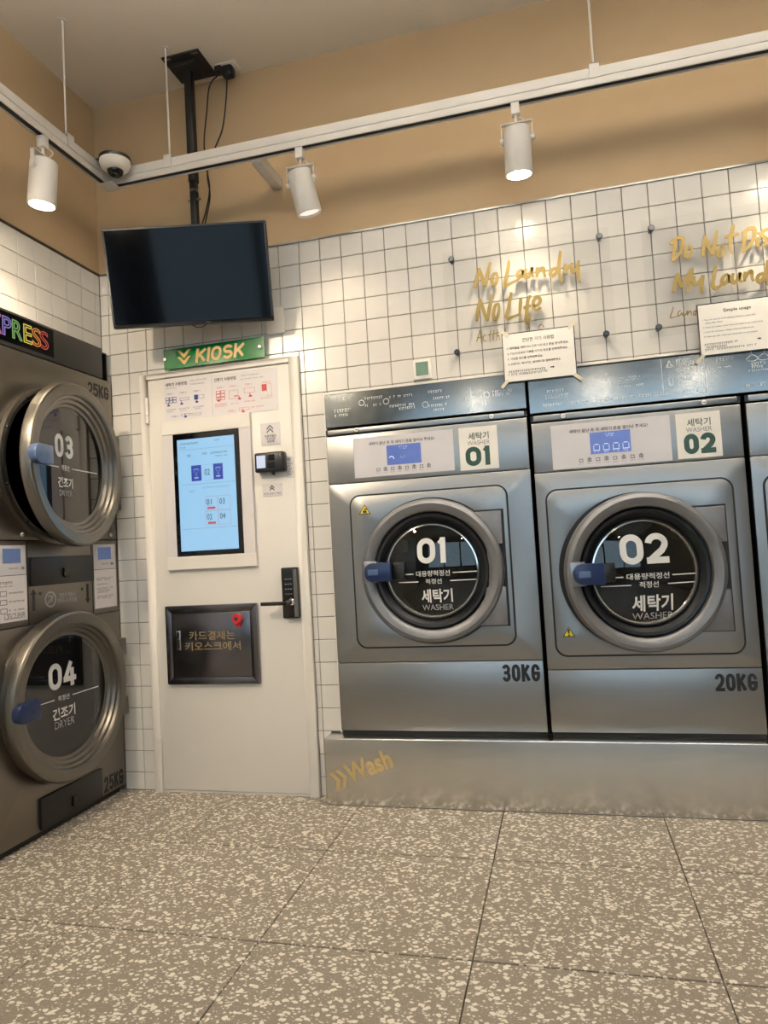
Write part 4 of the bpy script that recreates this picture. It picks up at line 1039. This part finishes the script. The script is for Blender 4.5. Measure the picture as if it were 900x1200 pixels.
T2 = [[(2.632,2.222),(2.624,2.181),(2.613,2.137)],[(2.611,2.202),(2.631,2.221),(2.652,2.222),(2.658,2.208),(2.648,2.172),(2.63,2.148),(2.612,2.136)],[(2.677,2.185),(2.671,2.182),(2.666,2.173),(2.663,2.162),(2.663,2.151),(2.666,2.144),(2.672,2.142),(2.678,2.146),(2.683,2.155),(2.686,2.166),(2.686,2.176),(2.682,2.184),(2.677,2.185)],[(2.724,2.133),(2.73,2.174),(2.737,2.214)],[(2.737,2.214),(2.747,2.173),(2.758,2.137)],[(2.758,2.137),(2.77,2.182),(2.783,2.229)],[(2.791,2.167),(2.786,2.163),(2.781,2.155),(2.778,2.145),(2.778,2.135),(2.782,2.129),(2.787,2.127),(2.793,2.131),(2.797,2.139),(2.8,2.149),(2.8,2.158),(2.797,2.165),(2.791,2.167)],[(2.841,2.241),(2.83,2.196),(2.823,2.163),(2.826,2.13)],[(2.806,2.199),(2.831,2.202),(2.858,2.204)],[(2.882,2.21),(2.874,2.17),(2.866,2.132)],[(2.87,2.203),(2.893,2.216),(2.912,2.214),(2.91,2.183),(2.89,2.148),(2.864,2.129)],[(2.925,2.178),(2.92,2.162),(2.919,2.14)],[(2.929,2.197),(2.928,2.191)],[(2.961,2.205),(2.943,2.199),(2.937,2.186),(2.95,2.169),(2.95,2.15),(2.934,2.14)],[(2.981,2.219),(2.971,2.173),(2.974,2.148)],[(2.964,2.191),(2.997,2.198)],[(2.998,2.188),(2.994,2.16),(3.004,2.151),(3.015,2.19),(3.014,2.151)],[(3.03,2.189),(3.027,2.152)],[(3.029,2.173),(3.042,2.189)],[(3.058,2.221),(3.048,2.155)],[(3.051,2.174),(3.063,2.184),(3.066,2.167),(3.049,2.154)],[(2.609,2.01),(2.618,2.048),(2.627,2.084)],[(2.627,2.084),(2.632,2.051),(2.638,2.023)],[(2.638,2.023),(2.66,2.062),(2.684,2.095)],[(2.684,2.095),(2.669,2.045),(2.659,2.005)],[(2.686,2.063),(2.684,2.043),(2.69,2.03),(2.706,2.04),(2.72,2.062)],[(2.72,2.062),(2.711,2.024),(2.711,1.989)],[(2.769,2.091),(2.758,2.052),(2.751,2.021),(2.757,2.005),(2.772,2.008),(2.788,2.019)],[(2.81,2.051),(2.795,2.047),(2.785,2.03),(2.79,2.016),(2.803,2.025),(2.811,2.048),(2.812,2.016)],[(2.827,2.053),(2.821,2.032),(2.825,2.016),(2.838,2.022),(2.851,2.051),(2.849,2.03),(2.854,2.012)],[(2.869,2.052),(2.863,2.015)],[(2.864,2.023),(2.879,2.045),(2.891,2.05),(2.891,2.029),(2.895,2.011)],[(2.932,2.037),(2.916,2.032),(2.909,2.017),(2.916,2.006),(2.93,2.021),(2.942,2.052),(2.95,2.085)],[(2.949,2.083),(2.942,2.038),(2.942,2.009),(2.946,1.987)],[(2.961,2.04),(2.96,2.002)],[(2.961,2.016),(2.969,2.031),(2.978,2.037)],[(2.985,2.041),(2.983,2.022),(2.989,2.012),(3.0,2.024),(3.008,2.042)],[(3.007,2.041),(3.001,2.0),(3.005,1.973)]]
T2s = [[(2.604,1.952),(2.596,1.93),(2.59,1.911),(2.604,1.912),(2.622,1.915)],[(2.631,1.934),(2.622,1.931),(2.618,1.92),(2.623,1.913),(2.631,1.925),(2.633,1.913)],[(2.638,1.929),(2.636,1.917),(2.641,1.913),(2.649,1.92),(2.652,1.93),(2.651,1.912)],[(2.656,1.929),(2.654,1.912)],[(2.654,1.917),(2.662,1.926),(2.666,1.924),(2.667,1.911)],[(2.685,1.926),(2.676,1.923),(2.674,1.913),(2.679,1.909),(2.686,1.923),(2.693,1.949)]]
def acrylic(x0, x1, strokes, thin, label):
    z0, z1 = 1.842, 2.312
    o = thing('acrylic_sign', label, 'sign', ((x0 + x1) / 2, 0, z0), 'clear acrylic signs on standoffs')
    G().box(x0, x1, -.030, -.025, z0, z1).build('plate', M_ACRYL, o, smooth=False)
    for xx in (x0 + .036, x1 - .036):
        for zz in (1.878, 2.278):
            G().lathe([(0, -.040), (.010, -.040), (.0125, -.037), (.0125, -.030), (.009, -.030), (.009, 0)], (xx, 0, zz), 18).build('standoff', M_DKSTEEL, o)
    g = G()
    for k, s_ in enumerate(strokes): g.ribbon(s_, .0150, -.0325 - .0003 * (k % 4), -.0303)
    g.build('lettering', M_GOLD, o, smooth=False)
    g = G()
    for k, s_ in enumerate(thin): g.ribbon(s_, .0045, -.0315 - .0002 * (k % 3), -.0303)
    g.build('lettering', M_GOLD, o, smooth=False)
acrylic(1.706, 2.382, T1, T1s, 'clear acrylic sign with gold handwritten No Laundry No Life')
acrylic(2.508, 3.184, T2, T2s, 'clear acrylic sign with gold handwritten Do Not Disturb My Laundry')

# taped posters
def poster(x0, x1, z0, z1, label, rot=0.0, tapes=()):
    o = thing('usage_poster', label, 'poster', ((x0 + x1) / 2, -.055, z0))
    G().box(x0 - .003, x1 + .004, -.056, -.050, z0 - .004, z1 + .004).build('backing_board', M_BLACK, o, smooth=False)
    G().box(x0, x1, -.057, -.056, z0, z1).build('sheet', M_PAPER, o, smooth=False)
    for (tx, tz, a) in tapes:
        ca, sa = math.cos(a), math.sin(a); L_, w_ = .021, .007
        pts = [(tx + u * ca - v * sa, tz + u * sa + v * ca) for u, v in ((-L_, -w_), (L_, -w_), (L_, w_), (-L_, w_))]
        G().prism(pts, -.0578, -.0571).build('tape', M_TAPE, o, smooth=False)
    return o
yq = -.0572
po = poster(1.936, 2.219, 1.722, 1.919, 'white Korean usage poster with numbered lines taped over washer 01 and 02', tapes=((1.945, 1.925, -.7), (2.215, 1.925, .7), (1.935, 1.715, .8), (2.225, 1.712, -.7)))
text('간단한 기기 사용법', M_INK, 'lettering', po, (2.015, 1.880, 2.140, 1.896), yq, bold=.005, res=2)
for k, s_ in enumerate(('1. 세탁물을 세탁기나 건조기에 넣고 문을 닫아주세요.', '2. 키오스크에서 이용할 기기의 번호를 선택해주세요.', '3. 이용할 코스를 선택해주세요.', '4. 신용카드, 체크카드, 삼성페이로 결제해주세요.')):
    zz = 1.854 - .022 * k
    text(s_, M_INK, 'lettering', po, (1.952, zz, 2.19, zz + .0105), yq, bold=.012, res=1, mode='h', align='LEFT')
g = G().dashes(1.953, 2.10, 1.762, .008, yq, gap=.2).dashes(1.950, 2.11, 1.750, .008, yq, gap=.2)
g.prism([(2.120, 1.766), (2.130, 1.766), (2.130, 1.769), (2.136, 1.764), (2.130, 1.759), (2.130, 1.762), (2.120, 1.762)], yq - .0004, yq)
g.build('small_print', M_INK, po, smooth=False)
po = poster(2.686, 2.975, 1.741, 1.936, 'white English Simple usage poster taped at the right edge over washer 02', tapes=((2.680, 1.728, .8),))
text('Simple usage', M_INK, 'lettering', po, (2.775, 1.897, 2.872, 1.913), yq, bold=.012, res=2)
for (s_, zz) in (('1. Place the laundry in the washing machine or dryer and', 1.872), ('   close the door', 1.861), ('2. Select the number of the device you want to use on the kiosk', 1.843), ('3. Select the washing or drying course you want to use', 1.825), ('4. Please pay with credit card, check card, or samsung pay', 1.807)):
    text(s_.strip(), M_INK, 'lettering', po, (2.700 if not s_.startswith(' ') else 2.708, zz, 2.96, zz + .0075), yq, bold=.008, res=1, mode='h', align='LEFT')
g = G().dashes(2.70, 2.82, 1.781, .007, yq, gap=.2).dashes(2.70, 2.78, 1.770, .007, yq, gap=.2).dashes(2.70, 2.88, 1.760, .007, yq, gap=.2)
g.prism([(2.885, 1.784), (2.893, 1.784), (2.893, 1.787), (2.899, 1.782), (2.893, 1.777), (2.893, 1.780), (2.885, 1.780)], yq - .0004, yq)
g.build('small_print', M_INK, po, smooth=False)

# ------------------------------------------------------------------ stacked dryer in the left wall (local frame: front faces -y, x runs toward the back wall)
dy = thing('stacked_dryer', 'tall steel stacked tumble dryer with round doors 03 and 04 in the left wall', 'dryer', (-.41, 0, 0), rotz=PI / 2, loc=(0, -.41, 0))
F = -.050
xa, xb = -.815, -.008
C3, C4, RD = (-.402, 1.497), (-.418, .535), .347
G().box(xa + .02, xb - .02, F + .02, .60, 0.002, .030).build('base', M_BLACKM, dy, smooth=False)
G().box(xa, xa + .004, F + .02, .70, .030, 2.09).box(xb - .004, xb, F + .02, .70, .030, 2.09).box(xa, xb, .696, .70, .03, 2.09).box(xa, xb, F + .02, .70, 2.086, 2.09).box(xa, xb, F + .02, .7, .03, .034).build('cabinet', M_DRYER, dy, smooth=False)
G().ring(densify([(xa, .030), (xb, .030), (xb, .842), (xa, .842)]), C4[0], C4[1], .30, F, F + .02).build('lower_panel', M_DRYER, dy, bevel=.003)
G().ring(densify([(xa, 1.184), (xb, 1.184), (xb, 1.947), (xa, 1.947)]), C3[0], C3[1], .30, F, F + .02).build('upper_panel', M_DRYER, dy, bevel=.004)
G().box(xa, xb - .002, F + .004, F + .02, .845, 1.181).build('middle_panel', M_DRYER, dy, bevel=.002)
G().box(-.590, -.586, F + .003, F + .0042, .848, 1.18).box(-.196, -.192, F + .003, F + .0042, .848, 1.18).build('panel_seam', M_BLACKM, dy, smooth=False)
tp = G().box(xa, -.068, F, F + .02, 1.951, 2.098).build('top_panel', M_DRYTOP, dy, bevel=.003)
G().box(xa + .002, -.40, F - .0008, F, 1.968, 2.088).build('banner', M_GLOSSB, dy, smooth=False)
# EXPRESS in outlined letters
def outline(ch, m, rect, y, r=.0022):
    cu = bpy.data.curves.new('t', 'FONT'); cu.body = ch; cu.size = 1.0; cu.offset = .03; cu.fill_mode = 'NONE'; cu.resolution_u = 5; cu.bevel_depth = 0
    ob = bpy.data.objects.new('t', cu); COL.objects.link(ob)
    me = bpy.data.meshes.new_from_object(ob.evaluated_get(bpy.context.evaluated_depsgraph_get()))
    bpy.data.objects.remove(ob); bpy.data.curves.remove(cu)
    V = [v.co.copy() for v in me.vertices]; E = [tuple(e.vertices) for e in me.edges]; bpy.data.meshes.remove(me)
    x0, x1 = min(v.x for v in V), max(v.x for v in V); z0, z1 = min(v.y for v in V), max(v.y for v in V)
    P = [Vector((rect[0] + (v.x - x0) / (x1 - x0) * (rect[2] - rect[0]), rect[1] + (v.y - z0) / (z1 - z0) * (rect[3] - rect[1]))) for v in V]
    g = G()
    for a, b in E:
        d = P[b] - P[a]
        if d.length < 1e-7: continue
        d.normalize(); n = Vector((-d.y, d.x)) * r; e = d * r * .6
        g.prism([tuple(P[a] + n - e), tuple(P[b] + n + e), tuple(P[b] - n + e), tuple(P[a] - n - e)], y - .0012, y)
    g.build('lettering', m, tp, smooth=False)
for ch, m, x_0, x_1 in (('E', LETTER_GLOW[0], -.812, -.775), ('X', LETTER_GLOW[0], -.742, -.692), ('P', LETTER_GLOW[1], -.684, -.640), ('R', LETTER_GLOW[2], -.633, -.583), ('E', LETTER_GLOW[3], -.572, -.529), ('S', LETTER_GLOW[4], -.524, -.479), ('S', LETTER_GLOW[5], -.480, -.434)):
    outline(ch, m, (x_0, 1.992, x_1, 2.066), F - .0008)
def dryer_door(c, num, rects, opened, bm_, zname):
    cx, cz = c
    # flange and drum on the cabinet
    G().lathe([(.335, F), (.333, F - .018), (.318, F - .022), (.302, F - .016), (.300, F)], (cx, 0, cz), 80, close=True).build('flange', M_RINGD, dy)
    for a in (2.75, 3.45, 2.2, 4.0): 
        G().lathe([(0, F - .027), (.005, F - .026), (.006, F - .021)], (cx + .318 * math.cos(a), 0, cz + .318 * math.sin(a)), 10).build('screw', M_BLACK, dy)
    G().lathe([(.300, F + .0), (.295, F + .10), (.34, F + .12), (.34, F + .62), (0, F + .63)], (cx, 0, cz), 48).build('drum', M_DRUM, dy)
    # hinge at the right
    hb = G().box(-.085, xb + .002, F - .030, F, cz - .175, cz - .095).box(-.085, xb + .002, F - .030, F, cz + .10, cz + .18).box(-.075, xb - .016, F - .022, F, cz - .095, cz + .10)
    hb.build('hinge', M_RINGD, dy, bevel=.003)
    yb = F - .024
    piv = (-.045, yb, cz)
    prof = [(RD - .006, yb), (RD, yb - .008), (RD, yb - .036), (RD - .004, yb - .046), (RD - .012, yb - .051), (RD - .046, yb - .052), (RD - .053, yb - .047), (RD - .056, yb - .036), (RD - .068, yb - .034), (RD - .072, yb - .022), (RD - .085, yb - .019), (RD - .089, yb - .008), (RD - .100, yb - .004), (RD - .103, yb + .006)]
    d = G().lathe(prof, (cx, 0, cz), 96, close=True).build('door', M_RINGD, dy, off=piv, angle=.5)
    d.rotation_euler = (0, 0, opened)
    rg = RD - .098
    G().lathe([(rg + .002, yb - .002), (rg * .5, yb - .002), (0, yb - .002)], (cx, 0, cz), 72).build('glass', M_GLASSD, d)
    G().lathe([(RD - .02, yb + .004), (rg - .01, yb + .012), (rg - .012, yb + .006)], (cx, 0, cz), 72).build('seal', M_GASKET, d)
    # handle
    hx0 = cx - RD - .004
    zh = cz + .008 if num == '03' else cz - .004
    pts = [p for p in rrect(hx0, hx0 + .09, zh - .038, zh + .038, .034, 8) if p[0] < hx0 + .05]
    G().prism([(hx0 + .115, zh - .038), (hx0 + .115, zh + .038)] + pts, yb - .075, yb - .040).build('handle', bm_, d, bevel=.005)
    if num == '03':
        G().prism(rrect(hx0 + .030, hx0 + .082, zh - .012, zh + .012, .006, 4), yb - .0765, yb - .075).build('handle_label', M_BLUEL, d, bevel=.0005, seg=1)
    else:
        G().cyl((hx0 + .07, 0, zh), .006, yb - .0765, yb - .075, 12, 'y').build('handle_screw', M_BLACK, d)
    yl = yb - .0028
    numerals(num, M_LETW, 'lettering', d, rects[0], yl, w=.20, gap=.5)
    text('적정선', M_LETW, 'lettering', d, rects[1], yl, bold=.01, res=2)
    text('건조기', M_LETW, 'lettering', d, rects[2], yl, bold=.022, res=3)
    text('DRYER', M_LETG, 'lettering', d, rects[3], yl, res=3)
    zl = (rects[1][1] + rects[1][3]) / 2
    G().box(cx - rg + .03, rects[1][0] - .02, yl - .0006, yl, zl - .002, zl + .002).build('fill_line', M_LETW, d, smooth=False)
    G().box(rects[1][2] + .02, cx + rg - .05, yl - .0006, yl, zl - .002, zl + .002).build('fill_line', M_LETW, d, smooth=False)
dryer_door(C4, '04', [(-.526, .568, -.363, .675), (-.476, .517, -.408, .540), (-.510, .445, -.375, .493), (-.500, .410, -.382, .440)], 0.0, M_BLUE, 'lower')
dryer_door(C3, '03', [(-.518, 1.522, -.388, 1.620), (-.476, 1.468, -.420, 1.492), (-.504, 1.396, -.398, 1.440), (-.498, 1.362, -.404, 1.385)], 0.12, M_BLUEL, 'upper')
numerals('25KG', M_LETB, 'lettering', dy, (-.183, 1.853, -.030, 1.915), F, w=.17, gap=.4)
numerals('25KG', M_LETB, 'lettering', dy, (-.168, .040, -.026, .109), F, w=.17, gap=.4)
# lint drawers
for (a, b, c, d_) in ((-.578, -.200, .997, 1.114), (-.568, -.192, .036, .160)):
    dwr = G().box(a, b, F - .012, F + .004, c, d_).build('lint_drawer', M_BLACK, dy, bevel=.002)
    mx_ = (a + b) / 2
    mz = c + (d_ - c) * .35
    G().cyl((mx_, 0, mz), .016, F - .020, F - .012, 20, 'y').box(mx_ - .004, mx_ + .022, F - .019, F - .012, mz - .006, mz + .004).box(mx_ - .012, mx_ + .004, F - .019, F - .012, mz + .012, mz + .026).build('drawer_latch', M_GLOSSB, dwr)
# label plates
y3 = F + .004
lp = G().box(-.735, -.597, y3 - .002, y3, 1.048, 1.163).build('display_plate', M_LABEL, dy, smooth=False)
G().box(-.715, -.625, y3 - .003, y3 - .002, 1.094, 1.150).build('display', M_LCDD, lp, smooth=False)
text('03', M_INK, 'lettering', lp, (-.623, 1.066, -.606, 1.080), y3 - .0022, bold=.04, res=1)
G().dashes(-.685, -.63, 1.073, .006, y3 - .002).build('small_print', M_INKG, lp, smooth=False)
ip = G().box(-.735, -.596, y3 - .002, y3, .868, 1.045).build('instruction_label', M_PAPERL, dy, smooth=False)
g = G().dashes(-.73, -.665, 1.018, .010, y3 - .002).dashes(-.73, -.66, 1.005, .004, y3 - .002)
for k in range(3):
    zz = .978 - .033 * k; hollow(g, -.733, -.700, zz - .010, zz + .010, .002, y3 - .002); g.dashes(-.69, -.61, zz, .006, y3 - .002)
for k in range(3): g.dashes(-.715, -.61, .897 - .008 * k, .006, y3 - .002)
g.build('small_print', M_INK, ip, smooth=False)
lp = G().box(-.180, -.022, y3 - .002, y3, 1.047, 1.161).build('display_plate', M_LABEL, dy, smooth=False)
G().box(-.151, -.057, y3 - .003, y3 - .002, 1.091, 1.147).build('display', M_LCDD, lp, smooth=False)
text('04', M_INK, 'lettering', lp, (-.062, 1.062, -.040, 1.078), y3 - .0022, bold=.04, res=1)
G().dashes(-.13, -.07, 1.070, .006, y3 - .002).build('small_print', M_INKG, lp, smooth=False)
ip = G().box(-.182, -.022, y3 - .002, y3, .868, 1.044).build('instruction_label', M_PAPERL, dy, smooth=False)
g = G()
for k, zz in enumerate((1.005, .997, .977, .958, .948, .940, .922, .914)): g.dashes(-.165, -.045 - .02 * (k % 3), zz, .006, y3 - .002)
g.build('small_print', M_INKG, ip, smooth=False)
def arrow(cx_, z0, z1, up):
    hd = .022; w_ = .016; t_ = .007
    if up: p = [(cx_ - t_, z0), (cx_ + t_, z0), (cx_ + t_, z1 - hd), (cx_ + w_, z1 - hd), (cx_, z1), (cx_ - w_, z1 - hd), (cx_ - t_, z1 - hd)]
    else: p = [(cx_ - t_, z1), (cx_ + t_, z1), (cx_ + t_, z0 + hd), (cx_ + w_, z0 + hd), (cx_, z0), (cx_ - w_, z0 + hd), (cx_ - t_, z0 + hd)]
    G().prism(p, y3 - .0008, y3).build('arrow', M_LETB, dy, smooth=False)
arrow(-.559, .898, .985, True); arrow(-.229, .898, .985, False)
for xx in (-.522, -.265): G().cyl((xx, 0, .965), .007, y3 - .002, y3, 14, 'y').build('indicator', M_DKGREEN, dy)
text('건조기 작동시\n먼저드시 문닫음!', M_LETG, 'lettering', dy, (-.423, .915, -.300, .958), y3 - .0006, bold=.01, res=2)
g = G()
for k in range(28):
    t = 2 * PI * k / 28; g.box(-.463 + .030 * math.cos(t) - .0035, -.463 + .030 * math.cos(t) + .0035, y3 - .0006, y3, .936 + .030 * math.sin(t) - .0035, .936 + .030 * math.sin(t) + .0035)
g.ribbon([(-.483, .918), (-.443, .954)], .005, y3 - .0006, y3).ribbon([(-.476, .945), (-.463, .952), (-.452, .935), (-.465, .922)], .005, y3 - .0006, y3)
g.build('pictogram', M_LETG, dy, smooth=False)
for (xx, zz) in ((-.055, 1.205), (-.615, 1.205), (-.755, 1.210)): screw(dy, xx, zz, F, .006)

# print too fine to pick apart
for ob in bpy.data.objects:
    if ob.name.split('.')[0] in ('small_print', 'pictogram', 'card_icon', 'keypad_digits', 'display_graphics', 'programme_icons', 'divider', 'machine_tile', 'logo'):
        ob['kind'] = 'stuff'
